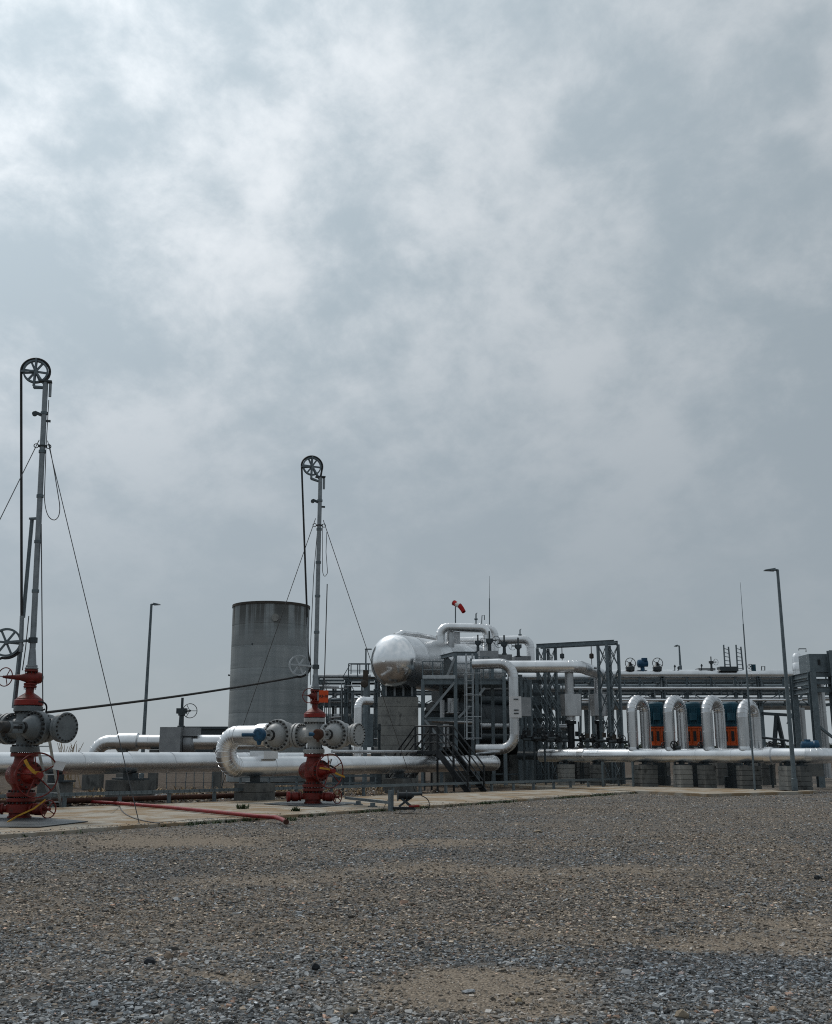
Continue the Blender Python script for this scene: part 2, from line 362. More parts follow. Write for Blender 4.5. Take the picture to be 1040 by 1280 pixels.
def clad_pipe(th, pts, r, Rb, m='alu', sec=1.15, n=36, gores=6, caps=True):
    """insulated pipe: every cladding sheet and every bend is a part of its own"""
    i = 0
    for sg in route(pts, Rb, gores):
        if sg[0] == 's':
            p, q = sg[1], sg[2]; L = (q - p).length; k = max(1, round(L / sec)); d = (q - p).normalized()
            for j in range(k):
                a = p + d * (L * j / k); b = p + d * (L * (j + 1) / k)
                rr = r * (1 + 0.006 * ((i % 2) * 2 - 1) + random.uniform(-0.003, 0.003)); i += 1
                tl = V((random.uniform(-1, 1), random.uniform(-1, 1), random.uniform(-1, 1))) * 0.004
                mb = MB().lathe(a - d * 0.012, b - a + tl, [(0, rr), (0.004, rr + 0.010), (0.05, rr + 0.010), (0.055, rr), (L / k + 0.02, rr)], n)
                mb.build('cladding_section', m, th, 40)
        else:
            bend = sg[1]; pts2 = [bend[0] - sg[2] * 0.01] + bend[1:-1] + [bend[-1] + sg[3] * 0.01]
            # tangent frames at ends are straight
            mb = MB(); m_ = len(pts2); fr = []; tg = []
            for k in range(m_):
                d = sg[2] if k == 0 else sg[3] if k == m_ - 1 else (pts2[k + 1] - pts2[k - 1]).normalized(); tg.append(d)
            a = sg[2].orthogonal().normalized()
            for d in tg:
                a = (a - d * a.dot(d)).normalized(); fr.append((a, d.cross(a)))
            mb.rings(pts2, n + 6, fr, [r * 1.004] * m_, True)
            for k in range(m_): mb.torus(pts2[k], tg[k], r * 1.006, 0.007, n, 6)
            mb.build('elbow', m, th, 11)
def handwheel(th, c, nrm, Rr, r, m, spokes=4, hub=None, name='handwheel', phase=0.3):
    c, d = V(c), V(nrm).normalized(); a = d.orthogonal().normalized(); b = d.cross(a)
    w = MB().torus(c, d, Rr, r, 40, 8).build(name, m, th)
    for i in range(spokes):
        t_ = 2 * math.pi * i / spokes + phase; e = a * math.cos(t_) + b * math.sin(t_)
        MB().cyl(c - d * 0.03, c + e * Rr, r * 0.85, n=8).build('spoke', m, w)
    MB().cyl(c - d * 0.07, c + d * 0.05, hub or r * 2.4, n=14).build('hub', m, w)
    return w
def pier(name, label, cx, cy, w, d, h, rz, m='conc', course=0.27, group=None, z0=0.0):
    t = thing(name, label, 'concrete pier', (cx, cy, z0), group)
    k = max(1, round(h / course)); hh = h / k
    MB().box((cx, cy, z0 + h / 2), (w - 0.06, d - 0.06, h - 0.02), rz).build('core', m, t)
    for i in range(k):
        MB().box((cx, cy, z0 + hh * (i + 0.5)), (w + random.uniform(-0.008, 0.008), d + random.uniform(-0.008, 0.008), hh - 0.022), rz).build('course', m, t)
    return t
UD = V((0.565, 0.825, 0)); WD = V((0.69, -0.72, 0)); UR = math.atan2(0.69, 0.72)
UG = V((0.72, 0.69, 0))

# ================================================================== SETTING
def vnoise(x, y, seed):
    xi = np.floor(x).astype(np.int64); yi = np.floor(y).astype(np.int64); fx = x - xi; fy = y - yi
    fx = fx * fx * (3 - 2 * fx); fy = fy * fy * (3 - 2 * fy)
    def h(a, b):
        n = (a * 374761393 + b * 668265263 + seed * 982451653) & 0x7fffffff
        n = ((n ^ (n >> 13)) * 1274126177) & 0x7fffffff
        return ((n ^ (n >> 16)) & 0xffff) / 65535.0
    return (h(xi, yi) * (1 - fx) + h(xi + 1, yi) * fx) * (1 - fy) + (h(xi, yi + 1) * (1 - fx) + h(xi + 1, yi + 1) * fx) * fy
def fbm(x, y, s, seed, o=4):
    v = 0; a = 0.5; t = 0
    for i in range(o):
        v = v + a * vnoise(x * s + 31.7 * i, y * s + 17.3 * i, seed + i); t += a; a *= 0.55; s *= 2.05
    return v / t
E0, E1 = V((-7.44, 19.44, 0)), V((8.6, 41.5, 0))            # front edge of the concrete pad
R0, R1 = V((-9.52, 29.55, 0)), V((8.07, 46.54, 0))          # line of the cable tray
ED = (E1 - E0).normalized(); RD = (R1 - R0).normalized()
EN = V((ED.y, -ED.x, 0)); RN = V((-RD.y, RD.x, 0))          # EN towards the yard, RN towards the plant
def ell(x, y, px, py, rx, ry):
    c = G(px, py); sx = abs(G(px + rx, py).x - c.x); sy = abs(G(px, py - ry).y - G(px, py + ry).y) / 2
    return np.exp(-(((x - c.x) / sx) ** 2 + ((y - c.y) / sy) ** 2))
SAND = [(570, 1230, 125, 30, 1.25), (200, 1052, 200, 9, .8), (640, 1085, 260, 8, .75), (300, 1098, 200, 8, .6), (860, 1175, 130, 10, .6), (250, 1210, 70, 5, .8),
        (60, 1060, 120, 7, .6), (470, 1118, 200, 8, .5), (1000, 1150, 120, 14, .55), (620, 1165, 200, 12, .5), (520, 1050, 150, 6, .45), (430, 1145, 160, 8, .35)]
DARK = [(930, 1205, 220, 26, 1.0), (930, 1100, 130, 7, .9), (60, 1095, 90, 10, .9), (150, 1230, 220, 50, .55), (740, 1190, 130, 14, .7), (900, 1250, 200, 30, .6), (560, 1060, 500, 12, .25), (60, 1058, 70, 4, .7)]
def yard_masks(x, y):
    w = fbm(x, y, 0.7, 5) - 0.5; w2 = fbm(x, y, 2.4, 11) - 0.5
    xs = x + w * 1.6; ys = y + w2 * 1.0
    sand = sum(k * ell(xs, ys, a, b, c, d) for a, b, c, d, k in SAND)
    dark = sum(k * ell(x + w * 3.2, y + w2 * 2.2, a, b, c, d) for a, b, c, d, k in DARK)
    st = fbm(x * 0.55, y * 1.0, 0.8, 23) - 0.5                # long tyre-swept streaks
    pt = fbm(x, y, 0.55, 61) - 0.5; sand = np.clip(sand + np.clip(st * 0.9 + pt * 1.1, -0.35, 0.30), 0, 1); dark = np.clip(dark - sand * 0.7 + np.clip(-pt * 1.6, -.2, .3), 0, 1)
    return sand, dark
def ground_z(x, y):
    near = np.clip((34 - y) / 8, 0, 1)
    z = (fbm(x, y, 0.22, 3) - 0.5) * 0.10 + (fbm(x, y, 1.1, 9) - 0.5) * 0.045 + (fbm(x, y, 5, 4, 3) - 0.5) * 0.016
    d = (x - E0.x) * EN.x + (y - E0.y) * EN.y
    return z * near * np.clip(d / 2.0, 0.1, 1) - 0.03
def spread(lo, hi, st, far_lo, far_hi, g=1.35):
    a = list(np.arange(lo, hi, st)); s = st; b = []; x = lo
    while x > far_lo: s *= g; x -= s; b.append(x)
    c = []; s = st; x = a[-1]
    while x < far_hi: s *= g; x += s; c.append(x)
    return np.array(b[::-1] + a + c)
gx = spread(-11, 17, 0.14, -2500, 2500); gy = spread(5, 52, 0.16, -300, 4500)
GXm, GYm = np.meshgrid(gx, gy); nx, ny = len(gx), len(gy)
fx, fy = GXm.ravel(), GYm.ravel(); fz = ground_z(fx, fy)
sand, dark = yard_masks(fx, fy)
dr = (fx - R0.x) * RN.x + (fy - R0.y) * RN.y
de = (fx - E0.x) * EN.x + (fy - E0.y) * EN.y
soil = np.clip(dr / 0.6 + 0.5, 0, 1) * np.clip((7.5 - fx) / 3 + .2, 0, 1); soil = np.maximum(soil, np.clip((fy - 60) / 20, 0, 1))
hump = np.clip((dr - 0.6) / 1.0, 0, 1) * np.clip((50 - fy) / 4, 0, 1) * np.clip((6 - fx) / 3, 0, 1)
fz = fz + hump * (fbm(fx, fy, 1.4, 41) - 0.35) * 0.22
far = np.clip((fy - 250) / 800, 0, 1); fz = fz - 0.0 * far
me = bpy.data.meshes.new('ground')
idx = np.arange(nx * ny).reshape(ny, nx)
quads = np.stack([idx[:-1, :-1], idx[:-1, 1:], idx[1:, 1:], idx[1:, :-1]], -1).reshape(-1, 4)
def np_mesh(me, co, faces):
    k = faces.shape[1]
    me.vertices.add(len(co)); me.vertices.foreach_set('co', co.astype(np.float32).ravel())
    me.loops.add(faces.size); me.loops.foreach_set('vertex_index', faces.astype(np.int32).ravel())
    me.polygons.add(len(faces)); me.polygons.foreach_set('loop_start', np.arange(0, faces.size, k, dtype=np.int32))
    me.update(calc_edges=True); me.validate(); me.shade_flat()
np_mesh(me, np.stack([fx, fy, fz], -1), quads)
me.shade_smooth()
for nm, arr in (('sand', sand), ('dark', dark * (1 - np.clip((fy - 45) / 5, 0, 1))), ('soil', soil)):
    at = me.attributes.new(nm, 'FLOAT', 'POINT'); at.data.foreach_set('value', arr.astype(np.float32))
me.materials.append(M['ground'])
g = bpy.data.objects.new('ground', me); C.objects.link(g)
structure(tag(g, 'wide gravel yard with pale sandy patches and dark crushed stone', 'ground'))

def blades(mb, c, n, h, sp):
    for _ in range(n):
        a = random.uniform(0, 6.28); r_ = random.uniform(0, sp); p = V(c) + V((math.cos(a) * r_, math.sin(a) * r_, 0)); hh = h * random.uniform(0.5, 1.1)
        d = V((math.cos(a * 3), math.sin(a * 3), 0)); w = 0.008 + hh * 0.05; tip = p + d * hh * random.uniform(0.2, 1.3) + ZA * hh * random.uniform(.6, 1)
        s2 = V((-d.y, d.x, 0)) * w
        mid = p + (tip - p) * 0.55 + ZA * hh * 0.12
        mb.add([p - s2, p + s2, mid + s2 * 0.8, mid - s2 * 0.8, tip], [(0, 1, 2, 3), (3, 2, 4)])
# ---- loose crushed stone: tens of thousands, nobody could count it
PHI = (1 + 5 ** 0.5) / 2
ICO_V = np.array([(-1, PHI, 0), (1, PHI, 0), (-1, -PHI, 0), (1, -PHI, 0), (0, -1, PHI), (0, 1, PHI), (0, -1, -PHI), (0, 1, -PHI), (PHI, 0, -1), (PHI, 0, 1), (-PHI, 0, -1), (-PHI, 0, 1)]) / 1.9
ICO_F = np.array([(0, 11, 5), (0, 5, 1), (0, 1, 7), (0, 7, 10), (0, 10, 11), (1, 5, 9), (5, 11, 4), (11, 10, 2), (10, 7, 6), (7, 1, 8), (3, 9, 4), (3, 4, 2), (3, 2, 6), (3, 6, 8), (3, 8, 9), (4, 9, 5), (2, 4, 11), (6, 2, 10), (8, 6, 7), (9, 8, 1)])
OCT_V = np.array([(1, 0, 0), (-1, 0, 0), (0, 1, 0), (0, -1, 0), (0, 0, 1), (0, 0, -1)], float)
OCT_F = np.array([(0, 2, 4), (2, 1, 4), (1, 3, 4), (3, 0, 4), (2, 0, 5), (1, 2, 5), (3, 1, 5), (0, 3, 5)])
BOX_V = np.array([(x_, y_, z_) for z_ in (-.62, .62) for y_ in (-.62, .62) for x_ in (-.62, .62)])
BOX_F = np.array([(0, 2, 3), (0, 3, 1), (4, 5, 7), (4, 7, 6), (0, 1, 5), (0, 5, 4), (2, 6, 7), (2, 7, 3), (0, 4, 6), (0, 6, 2), (1, 3, 7), (1, 7, 5)])
def stones(name, label, cat, x, y, z, size, base_v, base_f, warm):
    n = len(x); k = len(base_v)
    v = base_v[None] * (1 + rng.uniform(-0.48, 0.48, (n, k, 3)))
    v *= np.stack([np.ones(n), rng.uniform(0.5, 1.0, n), rng.uniform(0.22, 0.6, n)], -1)[:, None, :]
    tx, tz = rng.normal(0, 0.45, n), rng.uniform(0, 6.283, n)
    c, s = np.cos(tx), np.sin(tx); y1 = v[:, :, 1] * c[:, None] - v[:, :, 2] * s[:, None]; z1 = v[:, :, 1] * s[:, None] + v[:, :, 2] * c[:, None]
    c, s = np.cos(tz), np.sin(tz); x2 = v[:, :, 0] * c[:, None] - y1 * s[:, None]; y2 = v[:, :, 0] * s[:, None] + y1 * c[:, None]
    co = np.stack([x2, y2, z1], -1) * size[:, None, None] + np.stack([x, y, z + size * 0.16], -1)[:, None, :]
    f = (base_f[None] + (np.arange(n) * k)[:, None, None]).reshape(-1, 3)
    me = bpy.data.meshes.new(name); np_mesh(me, co.reshape(-1, 3), f)
    b = 0.022 + 0.55 * rng.beta(1.0, 1.8, n); b[rng.random(n) < 0.10] *= 1.4
    t = rng.random(n); col = np.stack([b * 0.93, b * 0.98, b * 1.02], -1)
    wm = t < np.clip(warm * 0.5 + 1.6 * (fbm(x, y, 0.4, 91) - 0.42) + np.clip((y - 9) / 7, -.5, .12), 0.05, 0.85); col[wm] = b[wm, None] * np.array([1.22, 1.0, 0.78]); pk = t > 0.97; col[pk] = b[pk, None] * np.array([1.5, 0.95, 0.7])
    sd_, dk_ = yard_masks(x, y); sd_ = (np.clip(sd_ * 1.3, 0, 1) * 0.6)[:, None]; dk_ = (np.clip(dk_ * 1.1 - 0.9 * fbm(x, y, 3.0, 19) + 0.35, 0, 1) * 0.6)[:, None]
    col = col * (1 - sd_) + sd_ * (b[:, None] * 0.8 + 0.075) * np.array([1.22, 1.0, 0.78])
    col = col * (1 - dk_) + dk_ * (b[:, None] * 0.75) * np.array([0.86, 1.0, 1.14])
    a = me.attributes.new('tint', 'FLOAT_COLOR', 'POINT')
    a.data.foreach_set('color', np.repeat(np.concatenate([col, np.ones((n, 1))], -1), k, 0).astype(np.float32).ravel())
    me.materials.append(M['stone']); o = bpy.data.objects.new(name, me); C.objects.link(o)
    return tag(o, label, cat, kind='stuff')
def scatter(y0, y1, dens, margin=0.5, keep=1.0):
    A = (y1 - y0) * (0.42 * (y0 + y1) / 2 * 2 + 2 * margin); n = int(A * dens)
    y = rng.uniform(y0, y1, n * 2); x = rng.uniform(-1, 1, n * 2) * (0.42 * y1 + margin)
    ok = np.abs(x) < 0.42 * y + margin; x, y = x[ok][:n], y[ok][:n]
    sd_, dk_ = yard_masks(x, y); d = (x - E0.x) * EN.x + (y - E0.y) * EN.y
    ok = (rng.random(len(x)) < np.clip(1.0 - 0.95 * sd_ + 0.15 * dk_, 0.05, 1) * keep) & (d > 0.05)
    return x[ok], y[ok]
def band(y0, y1, base):
    """stone positions whose density falls off smoothly with distance"""
    x, y = scatter(y0, y1, base * (7 / y0) ** 1.6); ok = rng.random(len(y)) < (y0 / y) ** 1.6; return x[ok], y[ok]
def merge(*bs): return np.concatenate([b[0] for b in bs]), np.concatenate([b[1] for b in bs])
x, y = merge(band(5.2, 7.2, 1800), band(7.2, 10, 1800), band(10, 14, 1800), band(14, 20, 1700))
s_ = 0.007 + 0.0003 * (y - 5) + (0.024 + 0.006 * np.clip((8.5 - y) / 3, 0, 1)) * rng.beta(1.0, 3.4, len(x)); s_[rng.random(len(x)) < 0.010] *= 1.8
stones('gravel', 'grey angular crushed gravel covering the front of the yard', 'gravel', x, y, ground_z(x, y), s_, BOX_V, BOX_F, 0.42)
x, y = merge(band(20, 30, 1550), band(30, 45, 1200))
s_ = 0.006 + 0.0003 * (y - 5) + 0.024 * rng.beta(1.0, 3.4, len(x)); s_[rng.random(len(x)) < 0.008] *= 1.8
stones('gravel', 'brownish grey gravel spread towards the concrete pad and piers', 'gravel', x, y, ground_z(x, y), s_, OCT_V, OCT_F, 0.58)
y = 5.2 + 10.8 * rng.random(95000) ** 1.25; x = rng.uniform(-1, 1, 95000) * (0.42 * y + .4); d_ = (x - E0.x) * EN.x + (y - E0.y) * EN.y; x, y = x[d_ > .1], y[d_ > .1]
stones('grit', 'fine grit scattered between the stones of the yard', 'grit', x, y, ground_z(x, y), rng.uniform(0.003, 0.008, len(x)) * (1 + 0.03 * (y - 5)), OCT_V, OCT_F, 0.35)
tt = rng.uniform(-6, 26, 2600); nn = np.abs(rng.normal(0, 0.28, 2600)); x = E0.x + ED.x * tt - EN.x * nn; y = E0.y + ED.y * tt - EN.y * nn
stones('spilled_gravel', 'gravel spilled over the front edge of the concrete pad', 'gravel', x, y, np.full(2600, 0.038), 0.006 + 0.03 * rng.beta(1, 4, 2600), BOX_V, BOX_F, 0.5)
n = 9000
tt = rng.uniform(-1, 17, n); nn = rng.uniform(0.5, 9, n); x = R0.x + RD.x * tt + RN.x * nn; y = R0.y + RD.y * tt + RN.y * nn
zz = np.zeros(n) - 0.03 + np.clip((nn - 0.6), 0, 1) * np.clip((50 - y) / 4, 0, 1) * np.clip((6 - x) / 3, 0, 1) * (fbm(x, y, 1.4, 41) - 0.35) * 0.22
stones('rubble', 'brown rubble and broken stone under the silver pipes', 'rubble', x, y, zz, 0.025 + 0.13 * rng.beta(1, 5, n), OCT_V, OCT_F, 0.6)
mb = MB()
for i in range(260):
    t_ = random.uniform(-2, 15); n_ = random.uniform(.8, 9); c = R0 + RD * t_ + RN * n_
    blades(mb, c, 9, random.uniform(.12, .34), .22)
tag(mb.build('dry_weeds', 'straw', None, 0), 'dry straw-coloured weeds among the rubble under the silver pipes', 'weeds', kind='stuff')
# single larger rocks one can point to
def rock(px, py, w, h, col, label):
    c = G(px, py); v = ICO_V * (1 + rng.uniform(-0.22, 0.22, (12, 3))) * np.array([w / 2, w / 2.6, h / 1.5])
    mb = MB().add([tuple(a) for a in v], [tuple(f) for f in ICO_F.tolist()])
    o = mb.build('rock', mat('rock_stone', col, tuple(k * 0.6 for k in col), rough=0.9, scale=18, bump=0.4, bscale=60), None, 0)
    o.location = (c.x, c.y, float(ground_z(np.array([c.x]), np.array([c.y]))[0]) + h * 0.3); o.rotation_euler = (0.1, 0.15, random.uniform(0, 6))
    tag(o, label, 'rock', 'larger loose rocks in the yard')
rock(210, 1196, 0.085, 0.06, (0.30, 0.24, 0.19), 'pale brown angular rock beside a dark one on the gravel')
rock(187, 1203, 0.10, 0.055, (0.05, 0.055, 0.062), 'dark grey rock beside the pale brown angular rock')
rock(395, 1206, 0.07, 0.05, (0.045, 0.05, 0.055), 'small dark rock between the sandy patch and the left gravel')
rock(852, 1264, 0.085, 0.05, (0.34, 0.28, 0.21), 'pale tan rock at the bottom right of the yard')
rock(966, 1256, 0.075, 0.035, (0.33, 0.24, 0.17), 'flat tan stone near the bottom right corner')
rock(437, 1264, 0.10, 0.04, (0.20, 0.18, 0.15), 'flat greyish rock left of the sandy patch at the bottom')
rock(648, 1248, 0.05, 0.035, (0.32, 0.25, 0.16), 'small yellowish rock at the right of the sandy patch')
rock(585, 1234, 0.09, 0.025, (0.38, 0.40, 0.42), 'flat pale bluish stone lying in the sandy patch')
rock(210, 1275, 0.09, 0.05, (0.36, 0.34, 0.31), 'pale rounded rock at the bottom left edge')
rock(195, 1172, 0.12, 0.035, (0.30, 0.28, 0.25), 'long flat pale stone on the left gravel')
rock(672, 1039, 0.22, 0.06, (0.30, 0.25, 0.19), 'tan slab of stone near the concrete pad')
rock(1022, 1094, 0.14, 0.06, (0.05, 0.055, 0.06), 'dark lump by the right edge of the yard')

# ---- concrete pad with joints, far concrete strip
pad = thing('concrete_pad', 'long pale dusty concrete pad under the red wellheads', 'concrete pad', (E0.x, E0.y, 0)); structure(pad)
def edge_pt(t): return E0 + (E1 - E0) * t
ext0 = E0 - ED * 9; extR0 = R0 - RD * 4 - RN * 0.2; extR1 = R1 - RN * 0.2
fr_ = [i / 9 for i in range(10)]
for i in range(9):
    a0, a1 = fr_[i], fr_[i + 1]
    q = [ext0.lerp(E1, a0), ext0.lerp(E1, a1), extR0.lerp(extR1, a1), extR0.lerp(extR1, a0)]
    g_ = 0.006; q[0] = q[0] + ED * g_; q[3] = q[3] + RD * g_; q[1] = q[1] - ED * g_; q[2] = q[2] - RD * g_
    # ragged yard-side edge
    k = 26; fr1 = [q[0].lerp(q[1], j / k) for j in range(k + 1)]; fr1 = [v + EN * (float(fbm(np.array([v.x]), np.array([v.y]), 1.7, 51)[0] - .5) * .55 + random.uniform(-.02, .02)) for v in fr1]
    ring = fr1 + [q[2], q[3]]; zt = 0.040 + random.uniform(-0.003, 0.003)
    mb = MB(); n_ = len(ring); mb.v = [(p.x, p.y, zt) for p in ring] + [(p.x, p.y, -0.15) for p in ring]
    mb.f = [tuple(range(n_))] + [(j, j + n_, (j + 1) % n_ + n_, (j + 1) % n_) for j in range(n_)]
    mb.build('slab_panel', 'pad', pad, 0)
for i in range(7):   # fine cracks with dirt in them
    a_ = ext0.lerp(E1, random.uniform(.3, .9)); b_ = extR0.lerp(extR1, random.uniform(.3, .9)); p_ = a_.lerp(b_, random.uniform(.0, .5)); d_ = (b_ - a_).normalized(); pts_ = []
    for j in range(10): pts_.append(V((p_.x, p_.y, .0405))); p_ = p_ + d_ * random.uniform(.2, .4) + V((random.uniform(-.14, .14), random.uniform(-.06, .06), 0))
    mb = MB()
    for u_, v_ in zip(pts_, pts_[1:]): mb.bar(u_, v_, random.uniform(.008, .02), .008)
    mb.build('crack', 'brown', pad, 0)
strip = thing('concrete_strip', 'pale concrete strip in front of the right-hand piers', 'concrete strip', (9, 43, 0)); structure(strip)
s0, s1 = G(604, 982), G(884, 995); sdv = (s1 - s0).normalized(); sn = V((-sdv.y, sdv.x, 0))
for i in range(5):
    a, b = s0.lerp(s1, i / 5) + sdv * .006, s0.lerp(s1, (i + 1) / 5) - sdv * .006
    q = [a, b, b + sn * 5.5, a + sn * 5.5]
    mb = MB(); mb.v = [(p.x, p.y, 0.07) for p in q] + [(p.x, p.y, -0.1) for p in q]
    mb.f = [(0, 1, 2, 3), (0, 4, 5, 1), (1, 5, 6, 2), (2, 6, 7, 3), (3, 7, 4, 0)]; mb.build('slab_panel', 'pad', strip, 0)

# ---- grass along the pad edge, weeds
mb = MB()
for i in range(420):
    t_ = random.random(); c = E0.lerp(E1, t_) + EN * abs(random.gauss(0.0, 0.07))
    if fbm(np.array([c.x]), np.array([c.y]), 0.8, 77)[0] > 0.47: blades(mb, c - ZA * 0.03, 7, 0.09, 0.10)
tag(mb.build('grass', 'leaf', None, 0), 'thin green grass growing along the edge of the concrete pad', 'grass', kind='stuff')
for px, py, h_, lb in ((303, 1011, 0.16, 'small green weed on the pad left of the second red wellhead'), (370, 1014, 0.15, 'small dark weed at the foot of the second red wellhead'), (363, 1026, 0.10, 'low weed beside the end of the red hose')):
    mb = MB(); c = G(px, py, 0.04); blades(mb, c, 60, h_, 0.16); single(mb, 'weed', 'leaf', lb, 'weed', 'weeds on the concrete pad', 0)

# ---- far woods on the horizon: one mass
mb = MB()
for i in range(620):
    x_ = random.uniform(-10, 330); y_ = random.uniform(380, 430); hgt = 2.5 + 4.5 * fbm(np.array([x_]), np.array([0.0]), 0.03, 8)[0] + random.uniform(-1, 1.5)
    w = random.uniform(1.5, 3.2)
    for k in range(7):
        c = V((x_ + random.uniform(-w, w), y_, hgt * random.uniform(0.2, 1.0))); s = random.uniform(0.6, 1.5)
        mb.add([c + V((random.uniform(-s, s), random.uniform(-s, s), random.uniform(-s, s))) for _ in range(3)] , [(0, 1, 2)])
    mb.add([(x_ - w, y_, -0.5), (x_ + w, y_, -0.5), (x_ + w * 0.5, y_, hgt * 0.75), (x_ - w * .4, y_ + 0.5, hgt * 0.8)], [(0, 1, 2, 3)])
tag(mb.build('woodland', 'foliage', None, 0), 'low dark belt of far woodland along the horizon', 'woodland', kind='stuff')

# ================================================================== WELLHEADS
AD = V((0.87, -0.49, 0)).normalized(); BD = V((-0.49, -0.87, 0)).normalized()
def flange(th, c, ax, r, t, m, nb=16, bolts=True, name='flange', both=True):
    ax = V(ax).normalized(); c = V(c)
    f = MB().lathe(c - ax * t / 2, ax, [(0, r - 0.012), (0.012, r), (t - 0.012, r), (t, r - 0.012)], 36).build(name, m, th)
    if bolts: MB().bolts(c, ax, r * 0.86, nb, r * 0.062, t + (0.09 if both else 0.05)).build('bolts', 'bolt', f)
    return f
def side_valve(th, base, dirn, rv, paint, gear, lever_dir):
    """gate valve lying in a cross arm: body, bolted bonnet facing BD, yoke, gear box"""
    c = base
    MB().lathe(c - AD * rv * 1.05, AD, [(0, rv * .62), (rv * .3, rv * .66), (rv * .55, rv * .9), (rv * 1.05, rv), (rv * 1.55, rv * .9), (rv * 1.8, rv * .66), (rv * 2.1, rv * .62)], 28).build('valve_body', paint, th)
    fc = c + BD * rv * 0.72
    fl = MB().lathe(fc - BD * 0.075, BD, [(0, rv * 1.12), (0.01, rv * 1.16), (0.14, rv * 1.16), (0.15, rv * 1.12)], 40).build('bonnet_flange', paint, th)
    MB().bolts(fc, BD, rv * 1.03, 20, 0.032, 0.25).build('bolts', 'bolt', fl)
    MB().lathe(fc + BD * 0.05, BD, [(0, rv * .86), (0.10, rv * .84), (0.20, rv * .7), (0.28, rv * .46), (0.31, rv * .3), (0.36, rv * .28)], 28).build('bonnet', paint, th)
    y0 = fc + BD * 0.34; y1 = y0 + BD * 0.42
    for s in (-1, 1): MB().bar(y0 + ZA * s * rv * .30, y1 + ZA * s * rv * .30, 0.09, 0.045).build('yoke_arm', paint, th)
    MB().cyl(y0, y1, 0.03, n=10).build('stem', 'bolt', th)
    MB().cyl(y1 - BD * 0.03, y1 + BD * 0.04, rv * .42, n=20).build('yoke_plate', paint, th)
    MB().cyl(y0 - BD * 0.02, y0 + BD * 0.05, rv * .40, n=20).build('gland_plate', 'bolt', th)
    if gear:
        gm, gr, ll = gear; gc = y1 + BD * 0.12
        gb = MB().lathe(gc - BD * 0.1, BD, [(0, gr * .8), (0.03, gr), (0.17, gr), (0.2, gr * .75)], 24).build('gear_box', gm, th)
        MB().lathe(gc - ZA * gr * 1.5, ZA, [(0, gr * .25), (gr * .5, gr * .4), (gr * 1.3, gr * .5)], 14).build('gear_shaft', gm, gb)
        if ll:
            lv = MB().cyl(gc, gc + lever_dir * ll, 0.055, n=14).build('lever', 'blue', th)
            MB().cyl(gc + lever_dir * ll, gc + lever_dir * (ll + .015), 0.045, n=14).build('lever_tip', 'black', lv)
